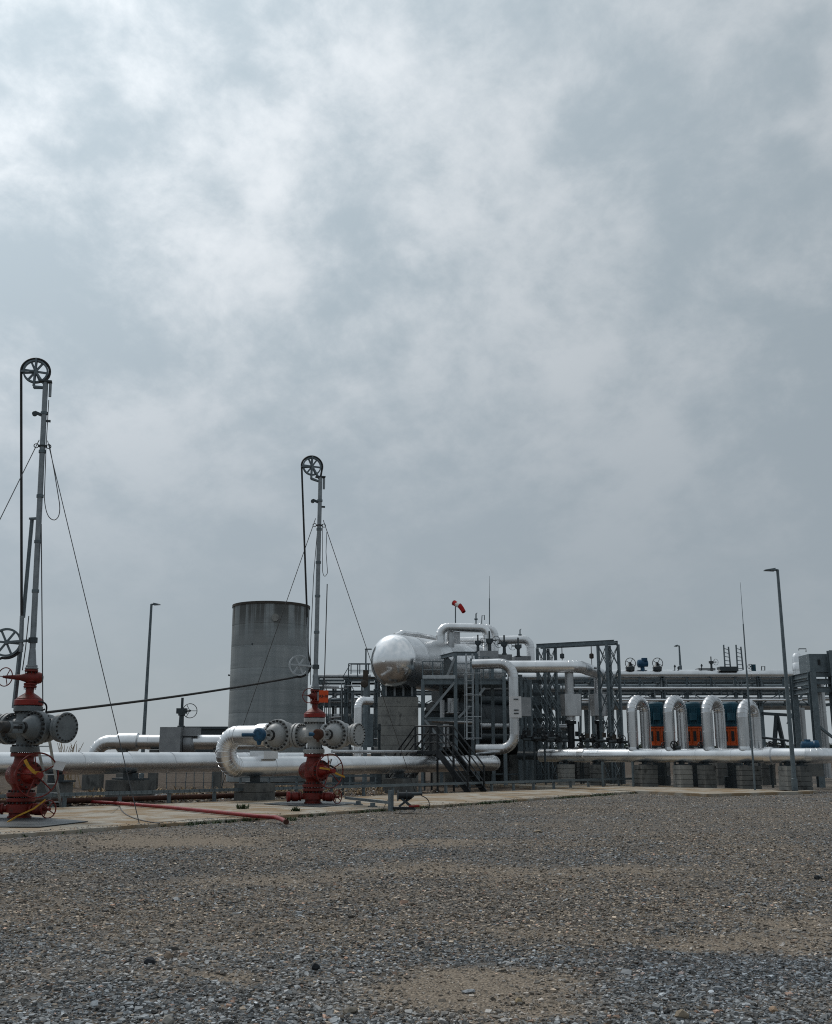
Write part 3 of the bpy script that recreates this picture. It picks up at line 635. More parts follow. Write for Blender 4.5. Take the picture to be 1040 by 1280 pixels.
def wellhead(label, base, s, paint, tr, blind_t, tl, rl, top_axis, top_len, gear_r, gear_l, strap):
    b = V(base); th = thing('wellhead', label, 'wellhead', b, 'red and grey wellheads on the concrete pad')
    z = lambda k: b + ZA * k * s
    # casing head
    MB().lathe(z(0), ZA, [(0, .27 * s), (.04 * s, .27 * s), (.05 * s, .24 * s), (.12 * s, .24 * s), (.13 * s, .31 * s), (.31 * s, .31 * s), (.33 * s, .24 * s), (.38 * s, .23 * s)], 32).build('casing_head', 'red', th)
    flange(th, z(.41), ZA, .325 * s, .085 * s, 'red', 18); flange(th, z(.53), ZA, .325 * s, .10 * s, 'red', 18)
    MB().lathe(z(.55), ZA, [(0, .25 * s), (.08 * s, .25 * s), (.10 * s, .21 * s), (.2 * s, .21 * s)], 28).build('neck', 'red', th)
    # side outlets with small valves
    for sg, ax in ((1, V((0.93, -0.37, 0))), (-1, V((-0.97, -0.22, 0)))):
        c0 = z(.21)
        ov = MB().lathe(c0, ax, [(.28 * s, .085 * s), (.36 * s, .085 * s), (.365 * s, .13 * s), (.41 * s, .13 * s), (.415 * s, .10 * s), (.47 * s, .14 * s), (.62 * s, .14 * s), (.66 * s, .10 * s), (.665 * s, .12 * s), (.70 * s, .12 * s)], 22).build('outlet_valve', 'red', th)
        if sg > 0:
            MB().cyl(c0 + ax * .7 * s, c0 + ax * .86 * s, .035 * s, n=10).build('stem', 'red', ov)
            handwheel(th, c0 + ax * .82 * s, V((0.80, -0.60, 0)), .195 * s, .015 * s, 'red', 4)
        else: MB().lathe(c0, ax, [(.70 * s, .15 * s), (.78 * s, .16 * s), (.80 * s, .12 * s)], 20).build('blind_cap', 'red_bright', ov)
    # master gate valve
    zc = .97; c = z(zc); w = V((0.67, -0.74, 0)).normalized()
    MB().lathe(z(.66), ZA, [(0, .21 * s), (.05 * s, .235 * s), (.12 * s, .29 * s), (.5 * s, .29 * s), (.58 * s, .235 * s), (.66 * s, .22 * s), (.74 * s, .22 * s)], 32).build('valve_body', 'red', th)
    MB().lathe(c - w * .52 * s, w, [(0, .14 * s), (.04 * s, .22 * s), (.12 * s, .26 * s), (.55 * s, .27 * s), (.85 * s, .27 * s)], 30).build('gate_chamber', 'red', th)
    fl = MB().lathe(c + w * .30 * s, w, [(0, .30 * s), (.01, .315 * s), (.09 * s, .315 * s), (.1 * s, .30 * s)], 36).build('bonnet_flange', 'red', th)
    MB().bolts(c + w * .36 * s, w, .275 * s, 14, .022 * s, .20 * s).build('bolts', 'bolt', fl)
    MB().lathe(c + w * .40 * s, w, [(0, .20 * s), (.08 * s, .16 * s), (.22 * s, .12 * s), (.34 * s, .11 * s), (.35 * s, .075 * s), (.62 * s, .07 * s)], 22).build('bonnet', 'red_bright', th)
    wl = handwheel(th, c + w * .82 * s, w, .495 * s, .018 * s, 'red', 5, .085 * s, phase=0.5)
    flange(th, z(1.425), ZA, .31 * s, .09 * s, 'red', 18, bolts=False); flange(th, z(1.545), ZA, .325 * s, .13 * s, paint, 18)
    # spool, cross, top flanges
    MB().lathe(z(1.60), ZA, [(0, .25 * s), (.03 * s, .21 * s), (.2 * s, .205 * s), (.28 * s, .25 * s), (.36 * s, .31 * s), (.5 * s, .31 * s), (.6 * s, .27 * s), (.70 * s, .25 * s), (.80 * s, .25 * s)], 32).build('spool', paint, th)
    flange(th, z(2.48), ZA, .33 * s, .13 * s, paint, 18); flange(th, z(2.625), ZA, .335 * s, .13 * s, 'red_bright', 18, bolts=False)
    MB().lathe(z(2.69), ZA, [(0, .30 * s), (.03 * s, .29 * s), (.1 * s, .2 * s), (.15 * s, .12 * s), (.17 * s, .095 * s), (.30 * s, .09 * s)], 26).build('adapter', 'red', th)
    ca = z(2.03); e = ca + AD * blind_t
    MB().cyl(ca, ca + AD * (tr - rl * .9), .235 * s, n=28).build('cross_arm', paint, th)
    if tr > .75: flange(th, ca + AD * .42, AD, .34 * s, .10 * s, paint, 16); 
    side_valve(th, ca + AD * tr, AD, rl * .9, paint, gear_r, V((-0.95, -0.1, 0)))
    MB().cyl(ca + AD * (tr + rl * .7), e - AD * .1, .19 * s, n=28).build('cross_arm', paint, th)
    flange(th, e - AD * .115, AD, .325 * s, .09 * s, paint, 18, bolts=False); flange(th, e, AD, .35 * s, .10 * s, paint, 20, name='blind_flange', both=False)
    MB().cyl(ca, ca - AD * (tl + rl), .235 * s, n=28).build('cross_arm', paint, th)
    flange(th, ca - AD * .50, AD, .37 * s, .10 * s, paint, 18); flange(th, ca - AD * .62, AD, .37 * s, .09 * s, paint, 18, bolts=False)
    side_valve(th, ca - AD * tl, AD, rl, paint, gear_l, V((-0.98, -0.05, 0)))
    flange(th, ca - AD * (tl + rl * 1.25), AD, .37 * s, .16 * s, paint, 18)
    # swab valve on top
    flange(th, z(3.0), ZA, .15 * s, .05 * s, 'red', 8); flange(th, z(3.06), ZA, .15 * s, .05 * s, 'red', 8, bolts=False)
    vz = 3.21
    MB().lathe(z(3.08), ZA, [(0, .09 * s), (.04 * s, .13 * s), (.22 * s, .13 * s), (.27 * s, .09 * s)], 20).build('valve_body', 'red', th)
    ta = V(top_axis).normalized(); cv = z(vz)
    MB().lathe(cv - ta * .28 * s, ta, [(0, .06 * s), (.04 * s, .12 * s), (.1 * s, .14 * s), (.34 * s, .14 * s), (.42 * s, .10 * s), (.52 * s, .07 * s), (.28 * s + top_len, .035 * s)], 18).build('gate_chamber', 'red', th)
    handwheel(th, cv + ta * top_len, V((-0.30, -0.95, 0)) if top_len < .5 else V((-.35, -.93, 0)), .215 * s, .013 * s, 'red', 3, phase=1.2)
    flange(th, z(3.375), ZA, .155 * s, .05 * s, 'red', 8); flange(th, z(3.43), ZA, .155 * s, .045 * s, 'galv_light', 8, bolts=False)
    return th, z
W1 = G(24, 1022.5, 0.05); W2 = G(391, 1004.5, 0.05)
S1 = (Zp(834, W1.y) - 0.05) / 3.46; S2 = (Zp(860, W2.y) - 0.05) / 3.46
w1, z1 = wellhead('larger red and dark grey wellhead at the left edge, nearest the camera', W1, S1, 'valve_grey', .58, 1.24, 1.02, .36, (-0.86, -0.5, 0), .56, ('bolt', .13, 0), ('bolt', .15, 0), True)
w2, z2 = wellhead('smaller red and pale grey wellhead with blue levers before the concrete tank', W2, S2, 'valve_pale', .92, 1.5, 1.1, .40, (-0.45, -0.9, 0), .33, ('rust', .14, .26), ('blue', .19, .50), True)

# base plates, straps, tag, sign
for w_, nm, (p0, p1, p2, p3) in ((W1, 'dark steel plate lying under the larger wellhead', [(-60, 1034), (50, 1034), (110, 1027), (0, 1018)]), (W2, 'dark steel plate lying under the smaller wellhead', [(330, 1005), (400, 1009), (452, 1004), (380, 1000)])):
    q = [G(*p, 0.05) for p in (p0, p1, p2, p3)]; mb = MB(); mb.v = [(a.x, a.y, .062) for a in q] + [(a.x, a.y, .047) for a in q]
    mb.f = [(0, 1, 2, 3), (0, 4, 5, 1), (1, 5, 6, 2), (2, 6, 7, 3), (3, 7, 4, 0)]
    single(mb, 'steel_plate', 'galv_dark', nm, 'steel plate', 'steel plates under the wellheads', 0)
def strap(pts, w, label):
    mb = MB(); pts = [V(p) for p in pts]
    for a, b in zip(pts, pts[1:]): mb.bar(a, b, 0.012, w)
    single(mb, 'strap', 'yellow', label, 'strap', 'yellow straps on the wellheads', 0)
wd = V((0.67, -0.74, 0)).normalized()
c1 = z1(.97) + wd * .90 * S1; sdv1 = V((0.74, 0.67, 0))
strap([c1 - sdv1 * .33 + ZA * .33, c1 - sdv1 * .25 + ZA * .20, c1 - sdv1 * .1 + ZA * .06, c1 + sdv1 * .05 + ZA * .04], .07, 'yellow strap tied across the big handwheel of the larger wellhead')
strap([G(9, 1028, .06), G(22, 1020, .12), P(42, 1011, W1.y - .6), P(57, 999.5, W1.y - .55)], .035, 'long yellow strap hanging to the pad at the larger wellhead')
c2 = z2(.97) + wd * .90 * S2
strap([c2 - sdv1 * .42 + ZA * .09, c2 - sdv1 * .1 + ZA * .05, c2 + sdv1 * .25 - ZA * .1, c2 + sdv1 * .48 - ZA * .17], .05, 'yellow strap through the big handwheel of the smaller wellhead')
c_ = c1 + sdv1 * .46 + ZA * .20
single(MB().obox(c_, sdv1 * .12 + ZA * -.02, ZA * .09 + sdv1 * .04, wd * .004), 'paper_tag', 'white', 'white tag hanging on the big handwheel of the larger wellhead', 'tag', ang=0)
sg = thing('sign', 'orange sign with dark lettering on the smaller wellhead', 'sign', P(405, 888, W2.y - .3))
sc_ = P(404.5, 870.5, W2.y - .32)
SX = V((0.99, 0.12, 0)).normalized(); SN = V((0.12, -0.99, 0)).normalized()
MB().obox(sc_, SX * .135, ZA * .175, SN * .006).build('board', 'orange_sign', sg, 0)
MB().obox(sc_ - SX * .16, SX * .02, ZA * .12, SN * .01).build('bracket', 'galv_light', sg, 0)
td = bpy.data.curves.new('lettering', 'FONT'); td.body = 'K5-10'; td.size = .10; td.align_x = 'CENTER'; td.align_y = 'CENTER'; td.extrude = .002; td.offset = .003
to = bpy.data.objects.new('lettering', td); C.objects.link(to); td.materials.append(M['black'])
lm_ = bpy.data.meshes.new_from_object(to); bpy.data.objects.remove(to); to = bpy.data.objects.new('lettering', lm_); C.objects.link(to)
rot = Matrix((SX, ZA, SN)).transposed().to_4x4()
to.parent = sg; to.matrix_parent_inverse = Matrix.Identity(4)
to.matrix_local = Matrix.Translation(sc_ + SN * .012 - V(sg['_o'])) @ rot

# ================================================================== MASTS on the wellheads
def sheave(th, c, nrm, Rr, m, name='sheave'):
    c, d = V(c), V(nrm).normalized(); a = d.orthogonal().normalized(); b = d.cross(a)
    w = MB().lathe(c - d * .045, d, [(0, Rr * .86), (0.0, Rr), (.012, Rr), (.045, Rr * .93), (.078, Rr), (.09, Rr), (.09, Rr * .86)], 40, cap=False)
    w.rings([c - d * .045, c + d * .045], 40, [(a, b)] * 2, [Rr * .86] * 2, False)
    o = w.build(name, m, th)
    for i in range(6):
        t_ = i * math.pi / 3 + .2; e = a * math.cos(t_) + b * math.sin(t_)
        MB().bar(c + e * Rr * .1, c + e * Rr * .9, .05, .035, d).build('spoke', m, o)
    MB().cyl(c - d * .08, c + d * .08, Rr * .16, n=16).build('hub', m, o)
    return o
def arc(c, nrm, Rr, a0, a1, ref, n=16):
    """points on a wheel from angle a0 to a1; ref is the in-plane 0 direction, ZA the 90 degree one"""
    return [V(c) + (V(ref) * math.cos(t) + ZA * math.sin(t)) * Rr for t in [R(a0 + (a1 - a0) * i / n) for i in range(n + 1)]]
SNM = V((0.25, -0.97, 0)).normalized(); SRF = V((0.97, 0.25, 0)).normalized()
def mast(label, foot, top, d, r, sh_px, sh_r, lo_px, lo_r, lm):
    th = thing('hoist_mast', label, 'mast', foot, 'hoist masts on the wellheads')
    foot, top = V(foot), V(top); ax = (top - foot).normalized(); L = (top - foot).length
    MB().lathe(foot, ax, [(0, r * 1.9), (.04, r * 1.9), (.05, r * 1.5), (.38, r * 1.08), (.42, r)], 18).build('cone', 'galv_light', th)
    MB().cyl(foot + ax * .40, top, r, r * .92, n=18).build('pole', 'galv_light', th)
    for k in (.25, .42, .58, .74, .88): MB().cyl(foot + ax * (L * k), foot + ax * (L * k + .07), r * 1.22, n=18).build('pipe_coupling', 'galv', th)
    MB().obox(top + ax * .02, SRF * r * 2.2, SNM * r * 1.2, ax * .02).build('cap_plate', 'galv_dark', th)
    MB().cyl(top + SRF * r * 1.7 - ax * .02, top + SRF * r * 1.7 - ax * .36, r * .5, n=10).build('end_fitting', 'galv_light', th)
    sc = P(sh_px[0], sh_px[1], d)
    sheave(th, sc, SNM, sh_r, 'galv')
    for s in (-.075, .075):
        o = SNM * s; bk = sc - ZA * sh_r * 1.35 - SRF * sh_r * .05 + o
        MB().bar(sc + o + ZA * sh_r * 1.08, bk, .045, .02, SNM).build('bracket_plate', 'galv', th)
        MB().bar(sc + o, top - ax * .10 + o * .4, .045, .02, SNM).build('bracket_plate', 'galv', th)
        MB().bar(bk, top - ax * .14 + o * .4, .045, .02, SNM).build('bracket_plate', 'galv', th)
        MB().bar(sc + o, sc + o - SRF * sh_r * 1.15 - ZA * sh_r * .15, .045, .02, SNM).build('bracket_plate', 'galv', th)
    # guy ring and small pulley brackets
    gr = foot + ax * (L * .765); MB().torus(gr, ax, r * 1.35, .018, 20, 6).build('guy_collar', 'galv_dark', th)
    for s in (-1, 1): MB().torus(gr + SRF * s * r * 2.1, SNM, r * .75, .012, 16, 6).build('shackle', 'galv_dark', th)
    pb = foot + ax * (L * .875)
    MB().bar(pb, pb - SRF * r * 3.2 + ZA * .08, .05, .07).build('pulley_bracket', 'galv_dark', th)
    MB().cyl(pb - SRF * r * 3.2 + ZA * .04 - SNM * .03, pb - SRF * r * 3.2 + ZA * .04 + SNM * .03, .06, n=14).build('small_pulley', 'galv_dark', th)
    MB().bar(pb - ZA * .12, pb + SRF * r * 2.4 - ZA * .12, .045, .05).build('pulley_bracket', 'galv_dark', th)
    lc = P(lo_px[0], lo_px[1], d)
    sheave(th, lc, SNM, lo_r, lm)
    fk = foot + ax * .62
    for s in (-.07, .07): MB().bar(lc + SNM * s, fk + SNM * s * .8, .05, .02, SNM).build('fork_plate', lm, th)
    MB().cyl(fk - ax * .06, fk + ax * .06, r * 1.5, n=16).build('clamp', 'galv_dark', th)
    return th, sc, lc
D1, D2 = W1.y, W2.y
m1, sc1, lc1 = mast('taller hoist mast with spoked pulley above the left wellhead', z1(3.46), P(57, 478, D1), D1, .068, (44.5, 464.5), .30, (8, 803), .33, 'galv')
m2, sc2, lc2 = mast('shorter hoist mast with spoked pulley in front of the concrete tank', z2(3.46), P(400.5, 597, D2), D2, .068, (390, 583), .29, (374, 831.5), .31, 'zinc')
# strut, post and whip lines belonging to the tall mast
MB().cyl(P(40, 650, D1 + .1), P(29, 772, D1 + .1), .045, n=12).build('strut', 'galv', m1)
MB().bar(P(37.5, 648.5, D1 + .1), P(47, 648, D1), .07, .05).build('strut_bracket', 'galv', m1)
MB().cyl(P(27.5, 770, D1), P(26, 815, D1), .05, n=12).build('hose_fitting', 'galv_light', m1)
MB().bar(P(25, 815, D1 + .15), P(17.5, 885, D1 + .15), .10, .07).build('lower_post', 'galv', m1)
MB().tube([P(36, 770, D1 - .1), P(32, 810, D1 - .1), P(28, 838, D1 - .1)], .013, 6).build('control_line', 'wire', m1)
MB().cyl(P(384, 845, D2), P(384.5, 772, D2), .035, n=12).build('hose_fitting', 'galv_light', m2)

def cable(pts, r, label, m='wire', name='guy_wire', n=6, cat='wire', group='steel guy wires of the hoist masts'):
    mb = MB().tube(pts, r, n); return single(mb, name, m, label, cat, group)
HR = .030
# heavy black hose over each upper pulley and down to the lower one
pts = [P(57.5, 476, D1) - SNM * .0] + arc(sc1, SNM, .335, -18, 180, SRF, 18)
e0 = pts[-1]; pts += [e0.lerp(P(27, 772, D1), k / 8) for k in range(1, 9)]
pts += [P(25.5, 806, D1)] + arc(lc1, SNM, .365, -8, -100, SRF, 10) + [P(-14, 829, D1 - .2), P(-60, 838, D1 - .5)]
cable(pts, HR, 'heavy black line running over the pulleys of the taller mast', 'rubber', 'hoist_line', 8, 'line', 'heavy hoist lines')
pts = [P(401, 595, D2)] + arc(sc2, SNM, .325, -18, 175, SRF, 18); e0 = pts[-1]
pts += [e0.lerp(P(383.5, 760, D2), k / 6) for k in range(1, 7)] + [P(385, 815, D2)] + arc(lc2, SNM, .345, -5, -97, SRF, 10)
A = pts[-1]; B = P(58, 890.5, D1 - .1); pts += [A.lerp(B, k / 16) - ZA * .06 * math.sin(math.pi * k / 16) for k in range(1, 17)]
cable(pts, HR, 'heavy black line from the shorter mast slung across to the larger wellhead', 'rubber', 'hoist_line', 8, 'line', 'heavy hoist lines')
mb = MB().tube(bez(P(48, 877, D1 - .3), P(62, 877, D1 - .25), P(57, 891, D1 - .1), 10), .02, 6).tube([P(48, 890, D1 - .3), P(56, 886.5, D1 - .2)], .02, 6)
single(mb, 'hook', 'black', 'black curved hook holding the slung line at the larger wellhead', 'hook')
cable([P(59.5, 551, D1), G(174, 1029, .045)], .011, 'guy wire from the taller mast down to the front of the concrete pad')
cable([P(49, 550, D1), P(-40, 730, D1 - 2)], .011, 'guy wire from the taller mast out of the left edge')
cable([P(51.5, 655, D1), P(53.5, 880, D1 - .1)], .014, 'thin wire hanging straight down beside the taller mast')
loop1 = [P(61, 500, D1), P(57.5, 560, D1), P(55.5, 620, D1)] + bez(P(55.5, 622, D1), P(57, 650, D1), P(68, 650, D1), 8) + bez(P(68, 650, D1), P(76, 648, D1), P(74.5, 630, D1), 6) + [P(68, 590, D1), P(61.5, 555, D1)]
cable(loop1, .011, 'slack loop of wire hanging below the top of the taller mast')
cable([P(394.5, 648, D2), G(272, 998, .0)], .011, 'guy wire from the shorter mast running down left across the tank')
cable([P(404, 650, D2), G(520, 993, .0)], .011, 'guy wire from the shorter mast running down right past the vessel')
cable([P(397, 660, D2), P(392, 720, D2 + .1), P(388.5, 800, D2 + .1), P(388, 856, D2 + .1)], .011, 'thin wire close along the left side of the shorter mast')
cable([P(403, 655, D2), P(403, 712, D2)] + bez(P(403, 712, D2), P(404, 722, D2), P(407, 720, D2), 5) + [P(409.5, 716, D2), P(407.5, 690, D2), P(408.5, 665, D2)], .010, 'small slack wire loop beside the shorter mast')
cable([P(409, 730, D2), P(405.5, 850, D2), P(404.5, 862, D2)], .016, 'stiff wire hanging down to the orange sign')
cable([P(136, 1006, W1.y + 2)] + bez(G(150, 1008, .05), G(152, 1024, .05), G(200, 1029, .05), 10), .012, 'slack wire lying on the pad near the guy anchor', 'wire', 'loose_wire', 6, 'wire', None)

# ================================================================== PIPES AND PIERS NEAR THE WELLHEADS
def online(a, b, px):
    """point on the ground-plan line a-b whose bearing from the camera is that of px"""
    k = X(px, 1.0); d = b - a; s = (k * a.y - a.x) / (d.x - k * d.y); return a + d * s
LA = P(80, 952, 31); LB = P(270, 952, 36.8); LA.z = LB.z = 1.17; ld = (LB - LA).normalized()
th = thing('insulated_pipe', 'long silver clad pipe running behind the larger wellhead at the left', 'pipe', LA - ld * 6)
clad_pipe(th, [LA - ld * 9, LA + ld * 12], .32, .6, 'alu', 1.9)
lr = math.atan2(ld.y, ld.x)
for px, lb in ((72, 'concrete block under the left silver pipe beside the ladder'), (165, 'concrete block with steel saddle under the left silver pipe')):
    c = online(LA, LB, px); pier('pipe_pier', lb, c.x, c.y, .75 if px > 100 else .5, 1.35 if px > 100 else .9, .66, lr, 'conc_dark', .33, 'concrete blocks under the left pipe')
    st = thing('pipe_saddle', 'dark steel saddle between block and pipe ' + ('near the guy wire' if px > 100 else 'behind the ladder'), 'saddle', (c.x, c.y, .66), 'steel pipe saddles')
    MB().box((c.x, c.y, .685), (.45, 1.15, .05), lr).build('base_plate', 'galv_dark', st, 0); MB().box((c.x, c.y, .79), (.25, .4, .16), lr).build('web', 'galv_dark', st, 0)
# C-shaped return pipe from the smaller wellhead
cz = z2(2.03).z; lz = 1.05; ca = z2(2.03)
c0 = ca - AD * 1.62; c1_ = ca - AD * 3.26; c2_ = V((c1_.x, c1_.y, lz)); Rb = (cz - lz) / 2 - .002
s_ = 16.4; c3_ = c2_ + UD * s_; c4_ = c3_ + V((-0.72, 0.69, 0)) * 3.0
th = thing('insulated_pipe', 'silver clad pipe bending back in a C from the smaller wellhead', 'pipe', (c2_.x, c2_.y, 0))
clad_pipe(th, [c0, c1_, c2_, c3_, c4_], .31, Rb, 'alu', 1.5, gores=7)
MB().lathe(c0 - AD * .38, AD, [(0, .31), (.02, .36), (.36, .37), (.40, .34)], 32).build('collar', 'alu', th)
q = c2_ + UD * 1.6; MB().obox(q + ZA * .36 + UD * .1, UD * .33, V((UD.y, -UD.x, 0)) * .30, ZA * .12).build('fitting_box', 'alu', th, 0)
MB().tube([q + UD * 3.2 + WD * .3 + ZA * .2, q + UD * 3.0 + WD * .42 + ZA * .02, q + UD * 3.3 + WD * .45 - ZA * .1], .035, 8).build('drain_spout', 'black', th)
dl = c2_ + UD * 2.0
for px, lb in ((320, 'dark concrete block under the bend of the C-shaped pipe'), (500, 'low concrete block under the C-shaped pipe near the stair')):
    c = online(c2_, c3_, px); pier('pipe_pier', lb, c.x, c.y, .9, .9, .56, math.atan2(UD.y, UD.x), 'conc_dark', .28, 'concrete blocks under the C pipe')
    st = thing('pipe_saddle', 'steel saddle under the C-shaped pipe ' + ('near its bend' if px < 400 else 'near the stair'), 'saddle', (c.x, c.y, .56), 'steel pipe saddles')
    MB().box((c.x, c.y, .575), (.6, .5, .03)).build('base_plate', 'galv_dark', st, 0); MB().box((c.x, c.y, .67), (.3, .1, .17)).build('web', 'galv_dark', st, 0)
# thin conduit above the C pipe
a = online(c2_ + V((-.4, .5, 0)), c3_ + V((-.4, .5, 0)), 415); b = online(c2_ + V((-.4, .5, 0)), c3_ + V((-.4, .5, 0)), 542)
cd = thing('conduit', 'thin pale conduit running above the C-shaped pipe', 'conduit', (a.x, a.y, 0))
a.z = b.z = 1.52; MB().cyl(a, b, .06, n=14).build('tube', 'alu_matt', cd)
for k in (.1, .5, .9): q = a.lerp(b, k); MB().bar(q - ZA * .06, V((q.x, q.y, 0)), .05, .05).build('leg', 'galv_dark', cd)
# back pipe with valve box
YB = 44.0
zb = Zp(927.5, YB)
bp = thing('insulated_pipe', 'silver clad pipe with sheet metal valve box before the concrete tank', 'pipe', (X(190, YB), YB, 0))
clad_pipe(bp, [V((X(113, YB), YB + .6, 0.75)), V((X(113, YB), YB + .6, zb)), V((X(300, YB + .3), YB + .3, zb)), V((X(300, YB), YB + 8, zb))], .295, .62, 'alu', 1.7)
cx = X(157, YB); MB().lathe((cx - .5, YB + .5, zb), (1, -.015, 0), [(0, .31), (.02, .37), (.85, .38), (.9, .31)], 32).build('collar', 'alu', bp)
for px in (113,): MB().box((X(px, YB), YB + .6, .37), (.7, .7, .74)).build('support', 'conc_dark', bp)
for px in (190, 150, 270): MB().box((X(px, YB), YB + .4, zb / 2 - .15), (.35, .35, zb - .3)).build('support', 'conc_dark', bp)
cx = X(214, YB); zt_ = Zp(909, YB); zl_ = Zp(940, YB)
MB().box((cx, YB + .1, (zt_ + zl_) / 2), (X(227, YB) - X(201, YB), .95, zt_ - zl_)).build('valve_box', 'sheet', bp, 0)
MB().box((X(236, YB), YB + .45, (zt_ + Zp(920, YB)) / 2 - .005), (X(245, YB) - X(227.3, YB), .8, zt_ - Zp(920, YB) - .01)).build('valve_box', 'sheet', bp, 0)
MB().lathe((X(228, YB), YB + .4, Zp(930, YB)), (1, 0, 0), [(0, .42), (.3, .42), (.42, .30)], 24).build('valve_jacket', 'sheet', bp)
def gate_valve(label, c, h, Rw, side=1, m='galv_dark', group='gate valves with handwheels', wn=V((0.35, -0.93, 0))):
    c = V(c); t = thing('gate_valve', label, 'valve', c, group)
    MB().lathe(c, ZA, [(0, .13 * h), (.05 * h, .13 * h), (.06 * h, .09 * h), (.38 * h, .08 * h), (.40 * h, .12 * h), (.46 * h, .12 * h), (.47 * h, .07 * h)], 16).build('bonnet', m, t)
    MB().box(c + ZA * .55 * h, (.34 * h, .22 * h, .18 * h)).build('gear_box', m, t)
    MB().cyl(c + ZA * .6 * h, c + ZA * h, .045 * h, n=12).build('stem_cover', m, t)
    ax = V((side * .75, -.4, 0)); MB().cyl(c + ZA * .55 * h, c + ZA * .55 * h + ax * .42 * h, .035 * h, n=10).build('shaft', m, t)
    handwheel(t, c + ZA * .55 * h + ax * .42 * h, wn, Rw, Rw * .055, m, 3, Rw * .14); return t
gate_valve('dark valve with handwheel standing on the sheet metal valve box', (X(224, YB), YB + .1, zt_), Zp(872, YB) - zt_, .29)

# ladder behind the larger wellhead
ld0, ld1 = P(57, 912, 27.6), G(77, 1012, .05); lw = V((0.46, .12, 0))
la = thing('ladder', 'aluminium ladder leaning behind the larger wellhead', 'ladder', ld1)
p0, p1 = P(43, 915, 27.9), G(64, 1008, .05)
q0, q1 = P(60, 915, 27.9), G(76, 1008, .05); q1.y = p1.y
MB().bar(p0, p1, .07, .03).build('stile', 'zinc', la); MB().bar(q0, q1, .07, .03).build('stile', 'zinc', la)
for k in range(8): f = (k + .5) / 8; MB().bar(p0.lerp(p1, f), q0.lerp(q1, f), .035, .03).build('rung', 'zinc', la)

# red hose, rusty pipe, winch and steel channel on the pad
hp = [G(-30, 996, .10), G(20, 997, .10), G(75, 1000.5, .10), G(140, 1003.5, .10), G(205, 1008.5, .10), G(270, 1015, .10), G(320, 1020, .10), G(344, 1021.5, .10), G(352, 1024, .10), G(357, 1027, .09)]
ph = []
for i in range(len(hp) - 1):
    for k in range(4): ph.append(hp[i].lerp(hp[i + 1], k / 4))
ph.append(hp[-1])
hs = thing('hose', 'red hose lying across the concrete pad', 'hose', hp[4]); MB().tube(ph, .047, 12).build('tube', 'hose_red', hs)
MB().cyl(hp[-1], hp[-1] + (hp[-1] - hp[-2]).normalized() * .12, .055, n=14).build('coupling', 'rust', hs)
rp0, rp1 = R0 + RN * 1.0 - RD * 3, R0 + RN * .75 + RD * 8.6
single(MB().cyl((rp0.x, rp0.y, .15), (rp1.x, rp1.y, .15), .075, n=14), 'old_pipe', 'rust', 'rusty thin pipe lying behind the cable tray', 'pipe')
ch = thing('steel_channel', 'grey steel channel on small feet by the winch', 'channel', G(460, 1008, .05))
a, b = G(432, 1004, .05), G(489, 1011, .05)
a.z = b.z = .20; MB().bar(a, b, .07, .07).build('channel', 'galv', ch, 0)
for k in (.3, .62): q = a.lerp(b, k); MB().bar(q - ZA * .05, V((q.x, q.y, .05)), .12, .08).build('foot', 'galv', ch, 0); MB().box((q.x, q.y, .06), (.25, .15, .02)).build('foot_plate', 'galv', ch, 0)
wq = G(505, 1012, .05); wi = thing('winch', 'small dark winch bolted to an upright steel plate on the pad', 'winch', wq)
po = G(488.5, 1013.5, .05); MB().bar(po, po + ZA * .50, .10, .10).build('upright_plate', 'galv', wi, 0)
dr = V((.98, .15, 0)); dc = po + V((.28, .1, .36)); MB().cyl(dc - dr * .12, dc + dr * .24, .09, n=18).build('drum', 'black', wi)
for k in (-.12, .1): MB().cyl(dc + dr * k, dc + dr * (k + .02), .13, n=20).build('drum_flange', 'galv_dark', wi)
MB().cyl(dc + dr * .24 + ZA * .04, dc + dr * .52 + ZA * .05, .045, n=10).build('motor', 'galv_dark', wi)
MB().bar(dc + dr * .3, po + V((.2, .1, .1)), .07, .05).build('frame_bar', 'galv_dark', wi); MB().bar(dc - dr * .1, po + V((.62, .05, .02)), .08, .06).build('frame_bar', 'galv_dark', wi)
MB().box(po + V((.3, .1, .06)), (.5, .25, .06)).build('base', 'black', wi, 0); MB().cyl(po + V((.45, 0, .10)), po + V((.72, .0, .12)), .03, n=10).build('red_handle', 'red_bright', wi)
MB().tube(bez(dc + dr * .5, dc + dr * .8 - ZA * .1, dc + dr * .66 - ZA * .36, 8), .012, 6).build('cable_end', 'black', wi)

